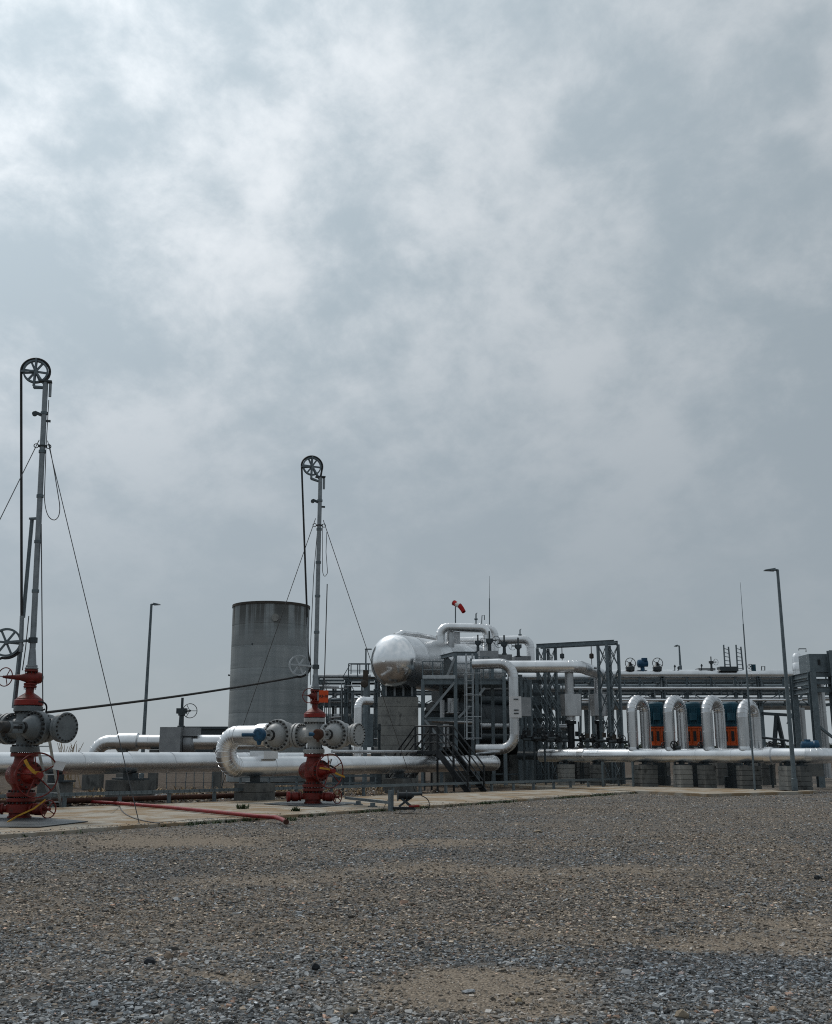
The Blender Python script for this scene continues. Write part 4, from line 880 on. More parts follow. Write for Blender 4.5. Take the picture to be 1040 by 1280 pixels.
# cable tray on short posts along the pad
ct = thing('cable_tray', 'long low galvanised cable tray on short posts behind the concrete pad', 'cable tray', R0)
pxs = [-35, 20, 85, 153, 214, 270, 322, 372, 415, 455, 491, 525, 557, 586, 614, 641, 666, 691, 712, 734, 753, 772, 792]
pp = [online(R0, R1, q) for q in pxs]
for i, q in enumerate(pp):
    MB().box((q.x, q.y, .17), (.085, .085, .36), math.atan2(RD.y, RD.x)).build('post', 'galv', ct, 0)
    MB().box((q.x, q.y, .012 + .0), (.2, .2, .03), math.atan2(RD.y, RD.x)).build('post_foot', 'galv', ct, 0)
    if i:
        a, b = pp[i - 1] + ZA * .34, q + ZA * .34
        mb = MB()
        for s in (-.055, .055): mb.bar(a + RN * s + ZA * .03 - RN * .07, b + RN * s + ZA * .03 - RN * .07, .012, .075)
        mb.bar(a - RN * .07 - ZA * .015, b - RN * .07 - ZA * .015, .12, .01)
        mb.build('tray_section', 'galv', ct, 0)
        k = int((b - a).length / .16)
        if q.y < 36:
            mb = MB()
            for j in range(k): e = a.lerp(b, (j + .5) / k) - RN * .135 + ZA * .03; mb.bar(e - ZA * .045, e + ZA * .045, .02, .012)
            mb.build('tray_ribs', 'galv', ct, 0)
# second, farther low barrier behind the smaller wellhead
fb = thing('low_barrier', 'low steel barrier behind the smaller wellhead', 'barrier', G(350, 992))
a, b = G(300, 991), G(470, 988)
for k in range(6): q = a.lerp(b, k / 5); MB().bar(V((q.x, q.y, -.03)), V((q.x, q.y, .62)), .07, .07).build('post', 'galv', fb, 0)
for zz_ in (.3, .58): MB().bar(V((a.x, a.y - .05, zz_)), V((b.x, b.y - .05, zz_)), .03, .08).build('rail', 'galv', fb, 0)
fn = thing('wire_fence', 'short run of thin steel fence stakes behind the left pipe', 'fence', G(245, 990))
for k in range(7): q = G(208 + k * 11.5, 989.5); MB().bar(V((q.x, q.y, -.03)), V((q.x + random.uniform(-.06, .06), q.y, .85)), .024, .024).build('stake', 'galv', fn, 0)
a, b = G(206, 989.5), G(283, 989.5)
for zz_ in (.35, .7): MB().cyl(V((a.x, a.y - .03, zz_)), V((b.x, b.y - .03, zz_)), .008, n=6).build('wire', 'wire', fn)
br = thing('branch_pile', 'dry pale cut branches behind the left silver pipe', 'branches', (X(88, 46), 46, 0))
for i in range(16):
    a = P(66 + random.uniform(0, 40), 945, 46); b = P(66 + random.uniform(0, 40), 925 + random.uniform(0, 12), 46.3); a.z = 0
    MB().cyl(a, b, .022, .012, n=6).build('branch', 'straw', br)

# ================================================================== CONCRETE TANK, LAMP POSTS
TY = 58.0; tcx = X(333.5, TY); tr_ = (X(385.5, TY) - X(287.5, TY)) / 2; tz = Zp(751, TY - tr_)
tk = thing('concrete_tank', 'tall round grey concrete tank with dark streaks from the rim', 'tank', (tcx, TY, 0))
h_ = tz / 8
for i in range(8):
    MB().lathe((tcx, TY, h_ * i), ZA, [(0, tr_ - .006), (.02, tr_ + .003 * (i % 2)), (h_ - .02, tr_ + .003 * (i % 2)), (h_, tr_ - .006)], 72, cap=False).build('ring_lift', 'tank', tk, 20)
mb = MB().lathe((tcx, TY, tz - .14), ZA, [(0, tr_ + .012), (.0, tr_ + .035), (.14, tr_ + .035), (.14, tr_ - .25), (-.6, tr_ - .25)], 72, cap=False); mb.build('rim', 'brown', tk, 20)
an = math.atan2(-1, .14)
pc = P(344.5, 772, TY - tr_ * .98); MB().cyl(pc + V((.0, .3, 0)), pc - V((0, .12, 0)), .20, n=24).build('nozzle_cap', 'conc', tk)
for px, py in ((315.5, 805), (286.2, 844)): q = P(px, py, TY - tr_ * (.93 if px > 300 else .1)); MB().cyl(q + V((0, .1, 0)), q - V((0, .05, 0)), .05, n=10).build('anchor', 'galv_dark', tk)
def lamp(label, base, top, head_dx, hl=.85, r=.075):
    base, top = V(base), V(top); top.x = base.x + (top.x - base.x) * 0 ; top.y = base.y
    t = thing('lamp_post', label, 'lamp post', base, 'lamp posts of the plant')
    MB().lathe(base, ZA, [(0, r * 1.5), (.5, r * 1.5), (.52, r * 1.15), (top.z - base.z, r * .7)], 16).build('pole', 'galv', t)
    MB().box(base + ZA * .02, (.35, .35, .04)).build('base_plate', 'galv_dark', t, 0)
    s = 1 if head_dx > 0 else -1
    MB().cyl(top - ZA * .02, top + V((s * .2, 0, .0)), r * .6, n=10).build('arm', 'galv', t)
    hd = MB(); c = top + V((s * (.12 + hl * .45), 0, -.01))
    hd.add([(c.x + a * hl * .45, c.y + b * .14, c.z + e) for a, b, e in ((-s, -1, -.05), (-s, 1, -.05), (s, 1, -.03), (s, -1, -.03), (-s, -1, .06), (-s, 1, .06), (s, .7, .0), (s, -.7, .0))], [(0, 1, 2, 3), (4, 7, 6, 5), (0, 4, 5, 1), (2, 6, 7, 3), (1, 5, 6, 2), (0, 3, 7, 4)])
    hd.build('lamp_head', 'galv', t, 0); return t
Y_ = 52.0; lamp('thin lamp post rising behind the left silver pipes', (X(178.5, Y_), Y_, 0), P(190, 755, Y_), 1, .35, .085)
lb = G(994, 990.5); lamp('tall lamp post in front of the right-hand pipes', lb, P(972, 712, lb.y), -1, .45, .078)
MB_ = MB().box((lb.x, lb.y, .03), (1.3, 1.0, .08), .2); single(MB_, 'lamp_footing', 'pad', 'pale concrete footing under the tall lamp post', 'footing', ang=0)

# ================================================================== HORIZONTAL VESSEL ON PIERS
DY = 51.5; dc0 = P(494.5, 826, DY); dr_ = 1.29; dd = V((.57, .82, 0)).normalized()
vs_ = thing('separator_vessel', 'big polished horizontal vessel with domed end on a concrete pier', 'vessel', (dc0.x, dc0.y, 4.2))
a = dc0 - dd * .25
prof = [(-.84 * math.cos(R(t_)), dr_ * math.sin(R(t_))) for t_ in (0, 8, 16, 25, 35, 46, 58, 70, 80, 90)]
da = dd.orthogonal().normalized(); db = dd.cross(da); NG = 20
for k in range(NG):   # petal sheets of the domed end
    mb = MB(); sub = 4; prof2 = [(-.84 * math.cos(R(t_)), dr_ * math.sin(R(t_))) for t_ in range(6, 91, 4)] + [(.004, dr_)]
    for t_, r9 in prof2:
        for q9 in range(sub + 1):
            an9 = 2 * math.pi * (k + q9 / sub) / NG; mb.v.append(tuple(a + dd * (.1 + t_) + (da * math.cos(an9) + db * math.sin(an9)) * r9))
    for r9 in range(len(prof2) - 1):
        for q9 in range(sub): o9 = r9 * (sub + 1) + q9; mb.f.append((o9, o9 + 1, o9 + sub + 2, o9 + sub + 1))
    mb.build('dome_petal', 'alu_shiny', vs_, 60)
MB().lathe(a + dd * (.1 - .85), dd, [(0, .01), (.0, dr_ * .11), (.03, dr_ * .11)], 32).build('dome_cap', 'alu_shiny', vs_)
Lv = 8.6
for k in range(7):
    p = a + dd * (.1 + Lv * k / 7); rr = dr_ + .004 + .006 * (k % 2)
    MB().lathe(p, dd, [(0, rr), (.03, rr + .006), (.05, rr), (Lv / 7 + .02, rr)], 72, cap=False).build('cladding_section', 'alu', vs_, 40)
MB().lathe(a + dd * (Lv + .1), dd, [(0, dr_), (.3, dr_ * .95), (.55, dr_ * .7), (.7, dr_ * .3), (.72, .01)], 48).build('far_dome', 'alu_shiny', vs_)
pr = pier('vessel_pier', 'tall board-marked concrete pier under the near end of the vessel', X(497, DY + 1.0), DY + 1.0, X(522.5, DY + .2) - X(471.5, DY + .2), 1.7, Zp(871, DY + .2), .04, 'conc', .46)
pz = Zp(871, DY + .2)
sa = thing('vessel_saddle', 'ribbed steel saddle between the vessel and its near pier', 'saddle', (X(497, DY + 1.0), DY + 1.0, pz))
for k in range(4): xx = X(482 + k * 11, DY + .6); MB().box((xx, DY + 1.0, pz + .42), (.10, .9, .84)).build('rib', 'galv_light', sa, 0)
MB().box((X(498, DY), DY + 1.25, pz + .38), (1.75, .06, .76)).build('web', 'galv', sa, 0); MB().box((X(498, DY), DY + 1.0, pz + .025), (1.8, 1.2, .05)).build('base_plate', 'galv_dark', sa, 0)
fp = dc0 + dd * 7.0; pier('vessel_pier', 'concrete pier hidden under the far end of the vessel', fp.x, fp.y, 1.9, 1.5, 4.55, math.atan2(dd.y, dd.x), 'conc_dark', .6)
# top pipework of the vessel
def tpipe(name, label, pts, r, Rb, m='alu', sec=1.6, cat='pipe', group=None, gores=6):
    t = thing(name, label, cat, pts[0], group); clad_pipe(t, pts, r, Rb, m, sec, n=28, gores=gores); return t
tp = dc0 + ZA * (dr_ + .13)
tpipe('top_pipe', 'slim silver pipe lying along the top of the vessel', [P(494, 795.5, 51.8), P(503, 791.5, 52.2), P(520, 793, 54), P(552, 800, 57.5)], .15, .35, 'alu')
for i, (xa, xb, Y0, lb) in enumerate(((551, 612, 54.0, 'nearer silver arch pipe rising over the vessel'), (559, 621, 56.2, 'farther silver arch pipe rising over the vessel'))):
    zt2 = Zp(784 + i * 1.0, Y0); tpipe('arch_pipe', lb, [V((X(xa, Y0), Y0, Zp(822, Y0))), V((X(xa, Y0), Y0, zt2)), V((X(xb, Y0), Y0 + .3, zt2)), V((X(xb, Y0), Y0 + .3, Zp(823, Y0)))], .23, .42, 'alu', 1.2, group='arch pipes over the vessel')
    MB().cyl(V((X(xa, Y0) + .55, Y0 + .3, Zp(822, Y0))), V((X(xa, Y0) + .55, Y0 + .3, zt2 - .05)), .2, n=24).build('riser', 'alu_matt', bpy.data.objects[-1] if False else [o for o in C.objects if o.name.startswith('arch_pipe')][-1])
Y0 = 58.0; tpipe('arch_pipe', 'long low silver pipe behind the arches turning down at its right end', [V((X(562, Y0), Y0, Zp(802, Y0))), V((X(666, Y0), Y0, Zp(799, Y0))), V((X(666, Y0), Y0, Zp(835, Y0)))], .235, .42, 'alu', 1.6, group='arch pipes over the vessel')
for px, y0, y1, Yb, lb, w in ((611.5, 826, 813.5, 52.6, 'sheet metal insulation box beside the vessel under the arch pipes', 24), (632, 827, 818, 54.5, 'low sheet metal box left of the right handwheel valve', 18), (655, 827, 820, 55.5, 'low sheet metal box right of the handwheel valves', 20)):
    cxx = X(px, Yb); zz0, zz1 = Zp(y0, Yb), Zp(y1, Yb); single(MB().box((cxx, Yb + .5, (zz0 + zz1) / 2), (X(px + w / 2, Yb) - X(px - w / 2, Yb), 1.1, zz1 - zz0), .12), 'insulation_box', 'sheet', lb, 'box', 'sheet metal boxes above the vessel', 0)
for px, yb, yt, lb in ((612, 815, 789, 'handwheel valve in front of the right legs of the arch pipes'), (630.5, 818, 794, 'handwheel valve just right of the arch pipes'), (648, 821, 797, 'handwheel valve below the bend of the long low pipe'), (597.5, 815, 793.5, 'handwheel valve between the legs of the arch pipes')):
    gate_valve(lb, P(px, yb, 53.6), Zp(yt, 53.6) - Zp(yb, 53.6), .21, -1 if px > 625 else 1, group='dark handwheel valves above the vessel')
# small vents
for px, y0, y1, Yv, lb in ((595, 781, 767, 54.2, 'thin vent pipe on the nearer arch'), (650, 800, 787, 58, 'thin vent pipe on the long low pipe')):
    mb = MB().cyl(P(px, y0, Yv), P(px, y1, Yv), .035, n=8).cyl(P(px - 2, (y0 + y1) / 2, Yv), P(px + 2, (y0 + y1) / 2, Yv), .05, n=8).bar(P(px, y1 + 1, Yv), P(px + 1.5, y1 - 1, Yv), .04); single(mb, 'vent_pipe', 'galv', lb, 'vent', 'thin vents on the top pipes')
mb = MB().tube([P(602, 780, 54.3), P(602.5, 769.5, 54.3), P(605.5, 769, 54.3), P(605.5, 775, 54.3)], .025, 8); single(mb, 'vent_pipe', 'galv', 'small hooked vent on top of the nearer arch', 'vent', 'thin vents on the top pipes')
# windsock
wk = thing('windsock', 'red and white windsock on a thin pole above the vessel', 'windsock', P(569, 835, 60))
MB().cyl(P(569.5, 835, 60), P(569.3, 757, 60), .035, n=8).build('pole', 'galv', wk)
ax = [P(567.5, 753.5, 59.8), P(571, 755.5, 59.6), P(574.5, 757, 59.5), P(577.5, 761, 59.4), P(579.8, 765, 59.3)]; rr = [.15, .145, .14, .13, .12]
for k in range(4): MB().tube([ax[k], ax[k + 1]], [rr[k], rr[k + 1]], 14, cap=False).build('cloth_band', 'sock_red' if k % 2 == 0 or k == 3 else 'sock_white', wk)
MB().torus(ax[0], ax[1] - ax[0], .15, .02, 20, 6).build('hoop', 'sock_white', wk)
for px, yt, yb, Yv, lb in ((611.8, 720, 790, 60, 'thin lightning rod rising right of the windsock'),):
    mb = MB().cyl(P(px, yb, Yv), P(px, 748, Yv), .03, n=8).cyl(P(px, 748, Yv), P(px, yt, Yv), .016, .008, n=6); single(mb, 'lightning_rod', 'galv', lb, 'lightning rod', 'lightning rods')
q0 = G(944, 990); mb = MB().cyl(q0, V((q0.x, q0.y, Zp(838, q0.y))), .04, .035, n=10).cyl(V((q0.x, q0.y, Zp(838, q0.y))), V((q0.x, q0.y, Zp(780, q0.y))), .03, .025, n=8).cyl(V((q0.x, q0.y, Zp(780, q0.y))), V((q0.x, q0.y, Zp(728, q0.y))), .014, .006, n=6)
single(mb, 'lightning_rod', 'galv', 'tall thin lightning rod left of the tall lamp post', 'lightning rod', 'lightning rods')

# ================================================================== ACCESS PLATFORM, STAIR
def railing(th, pts, h, m, r=.022, posts=True, mids=(.5,), spacing=1.0):
    pts = [V(p) for p in pts]
    for a, b in zip(pts, pts[1:]):
        MB().tube([a + ZA * h, b + ZA * h], r, 8).build('handrail', m, th)
        for k in mids: MB().tube([a + ZA * h * k, b + ZA * h * k], r * .8, 8).build('mid_rail', m, th)
        n_ = max(1, round((b - a).length / spacing))
        for j in range(n_ + (1 if b is pts[-1] else 0)): q = a.lerp(b, j / n_); MB().bar(q, q + ZA * h, r * 1.8, r * 1.8).build('railing_post', m, th, 0)
PY = 48.6
pf = thing('access_platform', 'galvanised steel access platform with ladder beside the vessel', 'platform', (X(560, PY), PY, 0))
deck = Zp(849, PY); topz = Zp(817, PY); pd = 2.6
for px, zt3 in ((528.5, deck), (570, topz), (597, topz), (631.5, Zp(845, PY))):
    for dy in (0, pd):
        x_ = X(px, PY) + dy * .35; MB().ibeam((x_, PY + dy, 0), (x_, PY + dy, zt3), .2 if px != 528.5 else .17, .16, .02, V((0, 1, 0))).build('column', 'galv', pf, 0)
xl, xr = X(528.5, PY), X(631.5, PY)
for dy in (0, pd):
    MB().ibeam((xl + dy * .35, PY + dy - .0, deck - .12), (xr + dy * .35, PY + dy, deck - .12), .24, .14, .02).build('beam', 'galv', pf, 0)
    MB().ibeam((xl + dy * .35, PY + dy, Zp(899, PY)), (X(598, PY) + dy * .35, PY + dy, Zp(899, PY)), .16, .12, .02).build('beam', 'galv', pf, 0)
MB().ibeam((X(570, PY), PY - .0, topz), (X(598, PY), PY, topz), .18, .14, .02).build('beam', 'galv', pf, 0)
MB().ibeam((X(570, PY), PY, topz), (X(553, PY), PY + 1.9, topz), .18, .14, .02).build('beam', 'galv', pf, 0)
for dx in (0, 1, 2, 3, 4, 5, 6, 7): x_ = xl + (xr - xl) * dx / 7; MB().bar((x_, PY, deck - .02), (x_ + pd * .35, PY + pd, deck - .02), .10, .06).build('joist', 'galv', pf, 0)
nb = 22
for k in range(nb):
    x0_ = xl + (xr - xl) * k / nb + .01; x1_ = xl + (xr - xl) * (k + 1) / nb - .02; mb = MB()
    mb.add([(x0_, PY - .05, deck + .03), (x1_, PY - .05, deck + .03), (x1_ + pd * .35, PY + pd, deck + .03), (x0_ + pd * .35, PY + pd, deck + .03), (x0_, PY - .05, deck + .0), (x1_, PY - .05, deck + .0), (x1_ + pd * .35, PY + pd, deck + .0), (x0_ + pd * .35, PY + pd, deck + .0)], [(0, 1, 2, 3), (7, 6, 5, 4), (0, 4, 5, 1), (1, 5, 6, 2), (2, 6, 7, 3), (3, 7, 4, 0)])
    mb.build('deck_grating', 'galv', pf, 0)
MB().bar((xl, PY - .12, deck + .1), (X(570, PY), PY - .12, deck + .1), .02, .16).build('toe_board', 'zinc', pf, 0)
railing(pf, [(xl, PY - .08, deck + .03), (X(554, PY), PY - .08, deck + .03)], .78, 'galv', .022, spacing=.45)
railing(pf, [(X(598, PY), PY - .08, deck + .03), (X(613, PY), PY - .08, deck + .03)], 1.0, 'galv', .022, spacing=.3)
railing(pf, [(xl + .9, PY + pd, deck + .03), (xr + .9, PY + pd, deck + .03)], .9, 'galv', .022, spacing=.6)
def br(px0, y0, px1, y1, w=.11, m='galv_light', Y=PY - .1, th=pf, nm='brace'): MB().bar(P(px0, y0, Y), P(px1, y1, Y), w, .05, V((0, 1, 0))).build(nm, m, th, 0)
br(531, 897, 568, 853); br(531, 900, 556, 931); br(558, 847, 568, 823); br(573, 897, 588, 882); br(599, 868, 606, 860)
# dark gusset sheet of the platform head
mb = MB(); q = [P(554.5, 816.5, PY + 1.6), P(554.5, 848, PY + 1.6), P(568, 836, PY + .3), P(568, 829, PY + .3)]; mb.add(q + [v + V((0.0, .03, 0)) for v in q], [(0, 1, 2, 3), (7, 6, 5, 4), (0, 4, 5, 1), (1, 5, 6, 2), (2, 6, 7, 3), (3, 7, 4, 0)]); mb.build('gusset_sheet', 'galv_dark', pf, 0)
lx0, lx1 = X(584, PY - .35), X(592, PY - .35)
cl_ = thing('cage_ladder', 'vertical ladder on the front of the access platform', 'ladder', ((lx0 + lx1) / 2, PY - .35, Zp(925, PY)))
for x_ in (lx0, lx1): MB().bar((x_, PY - .35, Zp(925, PY)), (x_, PY - .35, Zp(818, PY)), .06, .06).build('stile', 'zinc', cl_, 0)
zz_ = Zp(924, PY)
while zz_ < Zp(820, PY): MB().cyl((lx0, PY - .35, zz_), (lx1, PY - .35, zz_), .016, n=6).build('rung', 'zinc', cl_); zz_ += .29
for yy in (843, 870, 896.5, 923):
    z_ = Zp(yy, PY); pts = [V((lx0 - .12 , PY - .35, z_)), V((lx0 - .12, PY - .8, z_)), V((lx1 + .35, PY - .8, z_)), V((lx1 + .35, PY - .35, z_))]
    MB().tube(pts, .018, 6).build('cage_hoop', 'zinc', cl_)
for x_ in (lx0 - .12, (lx0 + lx1) / 2 + .12, lx1 + .35): MB().bar((x_, PY - .82, Zp(924, PY)), (x_, PY - .82, Zp(842, PY)), .03, .015).build('cage_bar', 'galv_light', cl_, 0)

# added dark shells standing in for shade below the platform, and clutter
he = thing('shade_shell', 'added dark horizontal shell standing in for shade behind the platform', 'shade shell', (X(585, 55), 55.5, 0))
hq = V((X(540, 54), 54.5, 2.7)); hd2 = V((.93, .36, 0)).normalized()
for k in range(4): MB().lathe(hq + hd2 * (k * 1.25), hd2, [(0, 1.35), (.03, 1.38), (.06, 1.35), (1.26, 1.35)], 40).build('shell_section', 'dark_shell', he)
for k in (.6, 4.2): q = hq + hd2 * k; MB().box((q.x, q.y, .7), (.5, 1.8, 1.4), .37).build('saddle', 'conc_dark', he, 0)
hx2 = thing('shade_shell', 'upper added dark shell standing in for shade under the polished vessel', 'shade shell', (X(600, 57), 57, 0))
for k in range(4): MB().lathe(V((X(545, 56.5), 56.6, 4.55)) + hd2 * (k * 1.2), hd2, [(0, .62), (.03, .64), (.06, .62), (1.21, .62)], 32).build('shell_section', 'dark_shell', hx2)
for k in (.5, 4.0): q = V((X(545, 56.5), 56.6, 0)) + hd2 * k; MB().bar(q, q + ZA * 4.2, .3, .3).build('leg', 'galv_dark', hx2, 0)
for i, (px, y0, y1, Yv, r_, lb) in enumerate(((553, 905, 875, 50.5, .12, 'short light pipe stub left in the platform bay'), (558, 935, 905, 49.8, .15, 'grey riser behind the black stair railing'), (566, 893, 873, 51, .28, 'short grey drum in the middle of the platform bay'))):
    single(MB().lathe(P(px, y0, Yv), ZA, [(0, r_), (.05, r_ * 1.3), (.1, r_ * 1.3), (.12, r_), (Zp(y1, Yv) - Zp(y0, Yv), r_)], 20), 'pipe_stub', 'alu_matt', lb, 'pipe', 'short risers below the platform')
single(MB().ibeam(P(530, 893, 52), P(600, 894, 52), .35, .3), 'steel_beam', 'galv_dark', 'dark beam across the bay below the platform', 'beam')
single(MB().cyl(P(540, 900.5, 50.4), P(592, 903, 50.4), .1, n=16), 'cross_pipe', 'alu', 'thin silver pipe crossing below the platform', 'pipe')

# crossover stair
SP = online(c2_, c3_, 543); sw = WD.normalized(); sv = V((UD.x, UD.y, 0))
sv = V((-sw.y, sw.x, 0)); lz2 = Zp(938.5, SP.y)
stt = thing('crossover_stair', 'black steel stair with handrails stepping over the C-shaped pipe', 'stair', (SP.x, SP.y, 0))
hw_ = .45; ln = .62
for s in (-1, 1):
    MB().bar(SP + sv * hw_ * s - sw * ln + ZA * (lz2 - SP.z - .06), SP + sv * hw_ * s + sw * ln + ZA * (lz2 - SP.z - .06), .05, .14).build('landing_beam', 'black', stt, 0)
for k in range(5): q = SP - sw * ln + sw * (2 * ln * (k + .5) / 5); q.z = lz2; MB().obox(q, sw * (ln / 5 - .015), sv * (hw_ - .03), ZA * .015).build('deck_plank', 'black', stt, 0)
run = 1.65
for dirn in (1, -1):
    t0 = SP + sw * dirn * ln; t0.z = lz2; b0 = SP + sw * dirn * (ln + run); b0.z = 0.02 if dirn > 0 else .05
    for s in (-1, 1):
        MB().bar(t0 + sv * hw_ * s - ZA * .03, b0 + sv * hw_ * s, .05, .24).build('stringer', 'black', stt, 0)
        # handrails
        h1 = .95; MB().tube([t0 + sv * hw_ * s + ZA * h1, b0 + sv * hw_ * s + ZA * h1], .034, 8).build('handrail', 'black', stt)
        for f in (.35, .68): MB().tube([t0 + sv * hw_ * s + ZA * h1 * f, b0 + sv * hw_ * s + ZA * h1 * f], .025, 6).build('mid_rail', 'black', stt)
        for f in (0, .52, .97): q = t0.lerp(b0, f) + sv * hw_ * s; MB().bar(q - ZA * .03, q + ZA * h1, .055, .055).build('railing_post', 'black', stt, 0)
    for k in range(1, 8): q = t0.lerp(b0, k / 8); MB().obox(q, sw * .12, sv * (hw_ - .022), ZA * .016).build('tread', 'black', stt, 0)
for s in (-1, 1):
    a_, b_ = SP - sw * ln + sv * hw_ * s, SP + sw * ln + sv * hw_ * s; a_.z = b_.z = lz2
    for f in (.33, .66, 1): MB().tube([a_ + ZA * .95 * f, b_ + ZA * .95 * f], .03, 8).build('handrail', 'black', stt)
    for f in (.33, .66): q = a_.lerp(b_, f); MB().bar(q, q + ZA * .95, .05, .05).build('railing_post', 'black', stt, 0)
    for e in (a_, b_): MB().bar(V((e.x, e.y, 0)), e, .06, .06).build('leg', 'black', stt, 0)

# ================================================================== FRONT PIPE WITH BOX, HEADER TO THE DROPS
YV = 46.5
fpz0, fpz1 = Zp(936.5, YV), Zp(829, YV)
fpt = thing('insulated_pipe', 'silver pipe dropping vertically right of the platform and turning left at the bottom', 'pipe', (X(641, YV), YV, 0))
clad_pipe(fpt, [V((X(594, YV), YV + .6, fpz1 + .0)), V((X(643.5, YV), YV, fpz1)), V((X(643.5, YV), YV, fpz0)), V((X(596, YV), YV + .3, fpz0))], .222, .62, 'alu_mid', 1.3, gores=7)
bz0, bz1 = Zp(897, YV - .3), Zp(870.5, YV - .3)
vb = thing('valve_box', 'white sheet metal valve box around the vertical silver pipe', 'box', (X(647, YV), YV, bz0))
MB().box((X(645.7, YV - .3), YV - .1, (bz0 + bz1) / 2), (.50, .5, bz1 - bz0), .0).build('front_box', 'white', vb, 0)
MB().box((X(655, YV), YV + .35, (bz0 + bz1) / 2 + .03), (.55, .6, bz1 - bz0 - .1), .5).build('side_box', 'sheet', vb, 0)
for yy in (874.5, 888, 892): MB().box((X(645.5, YV), YV - .365, Zp(yy, YV)), (.2, .03, .045)).build('latch', 'galv_dark', vb, 0)
YH = 50.0; hz_ = Zp(833, YH)
h0 = V((X(630, YH), YH + .2, hz_)); h1 = V((X(728, YH), YH, hz_)); h2 = V((X(765, 57), 57, hz_))
hp_ = thing('insulated_pipe', 'silver header pipe running right from the vessel and turning back at the gantry', 'pipe', (h1.x, h1.y, 0))
clad_pipe(hp_, [h0, h1, h2], .29, .7, 'alu', 1.5)
for px, Yd, lb in ((714.5, 50.3, 'left'), (751, 54.2, 'right')):
    xd = X(px, Yd); dz = Zp(872, Yd)
    dp = thing('drop_pipe', 'vertical silver drop pipe with insulation box, ' + ('left one below the header' if lb == 'left' else 'right one beside the gantry tower'), 'pipe', (xd, Yd, 0), 'drop pipes below the header')
    clad_pipe(dp, [V((xd, Yd, hz_ - .2)), V((xd, Yd, Zp(890, Yd))), ], .21, .3, 'alu_matt', 1.2)
    MB().box((xd + .02, Yd - .1, (Zp(868, Yd) + Zp(895, Yd)) / 2), (.78, .75, Zp(868, Yd) - Zp(895, Yd)), .15).build('insulation_box', 'alu_matt', dp, 0)
    MB().lathe((xd, Yd, Zp(900, Yd)), ZA, [(0, .24), (.2, .24), (.22, .3), (.3, .3)], 24).build('lower_sleeve', 'alu_matt', dp)
    MB().lathe((xd, Yd, .3), ZA, [(0, .2), (.3, .2), (.3, .3), (.36, .3), (.36, .17), (Zp(905, Yd) - .3, .17), (Zp(905, Yd) - .3, .27), (Zp(901, Yd) - .3, .27)], 20).build('steel_riser', 'black', dp)
    MB().cyl((xd + .36, Yd - .1, Zp(922, Yd)), (xd + .36, Yd - .1, Zp(902, Yd)), .03, n=8).build('sensor_tube', 'galv_dark', dp)

for i, (px, y0, y1, Yv) in enumerate(((655, 935, 905, 49.5), (668, 935, 912, 49.2), (681, 935, 908, 49.0), (697, 936, 914, 49.4), (728, 935, 913, 50.5), (741, 935, 916, 50.2), (762, 935, 915, 50.0), (775, 935, 918, 49.0))):
    c = P(px, y0, Yv); h9 = Zp(y1, Yv) - c.z; t = thing('instrument_stand', ('first', 'second', 'third', 'fourth', 'fifth', 'sixth', 'seventh', 'eighth')[i] + ' from the left of the small dark valve stands behind the header', 'valve', (c.x, c.y, 0), 'small dark valve stands behind the header')
    MB().cyl((c.x, c.y, 0), (c.x, c.y, c.z + h9 * .6), .045, n=8).build('stand', 'galv_dark', t); MB().lathe((c.x, c.y, c.z + h9 * .35), ZA, [(0, .09), (.06, .15), (.2, .15), (.26, .08), (.4, .05)], 14).build('body', 'black', t)
    handwheel(t, V((c.x + .1, c.y - .15, c.z + h9 * .7)), V((random.uniform(-.6, .6), -.9, .2)), random.uniform(.13, .2), .018, 'black', 4)
    MB().cyl((c.x - .5, c.y, c.z + h9 * .45), (c.x + .5, c.y, c.z + h9 * .45), .06, n=10).build('pipe_stub', 'galv_dark', t); MB().box((c.x - .25, c.y - .1, c.z + h9 * .8), (.16, .14, .22)).build('gauge_box', random.choice(('galv_light', 'black', 'brown')), t, 0)

# ================================================================== LIFTING GANTRY
def lattice(th, c, side, rz, h, bays, col=.115):
    ax = [V((math.cos(rz + k * math.pi / 2), math.sin(rz + k * math.pi / 2), 0)) for k in range(4)]
    cs = [c + (ax[0] * a + ax[1] * b) * side / 2 for a, b in ((-1, -1), (1, -1), (1, 1), (-1, 1))]
    for q in cs: MB().bar(V((q.x, q.y, 0)), V((q.x, q.y, h)), col, col).build('column', 'galv', th, 0)
    for i in range(4):
        a, b = cs[i], cs[(i + 1) % 4]
        for k in range(bays):
            z0, z1 = h * k / bays, h * (k + 1) / bays
            MB().bar(V((a.x, a.y, z0)), V((b.x, b.y, z1)), .034, .028).build('brace', 'galv', th, 0); MB().bar(V((b.x, b.y, z0)), V((a.x, a.y, z1)), .034, .024).build('brace', 'galv', th, 0)
    return cs
GY = 52.0
gt = thing('lifting_gantry', 'lattice steel lifting gantry with two towers and a top beam', 'gantry', (X(725, GY), GY, 0))
gl, gr_ = V((X(686.5, GY + 1.2), GY + 1.2, 0)), V((X(765.5, GY - .4), GY - .4, 0))
hgt = Zp(807, GY)
lattice(gt, gl, .66, .46, hgt, 6); lattice(gt, gr_, .70, .46, hgt, 6)
gd = (gr_ - gl).normalized(); gn = V((-gd.y, gd.x, 0))
for s in (-.28, .28): MB().ibeam(gl - gd * .42 + gn * s + ZA * (hgt + .10), gr_ + gd * .42 + gn * s + ZA * (hgt + .10), .2, .12, .02).build('top_beam', 'galv', gt, 0)
for k in range(8): q = (gl - gd * .36).lerp(gr_ + gd * .36, k / 7) + ZA * (hgt + .1); MB().bar(q - gn * .21, q + gn * .21, .07, .07).build('cross_beam', 'galv', gt, 0)
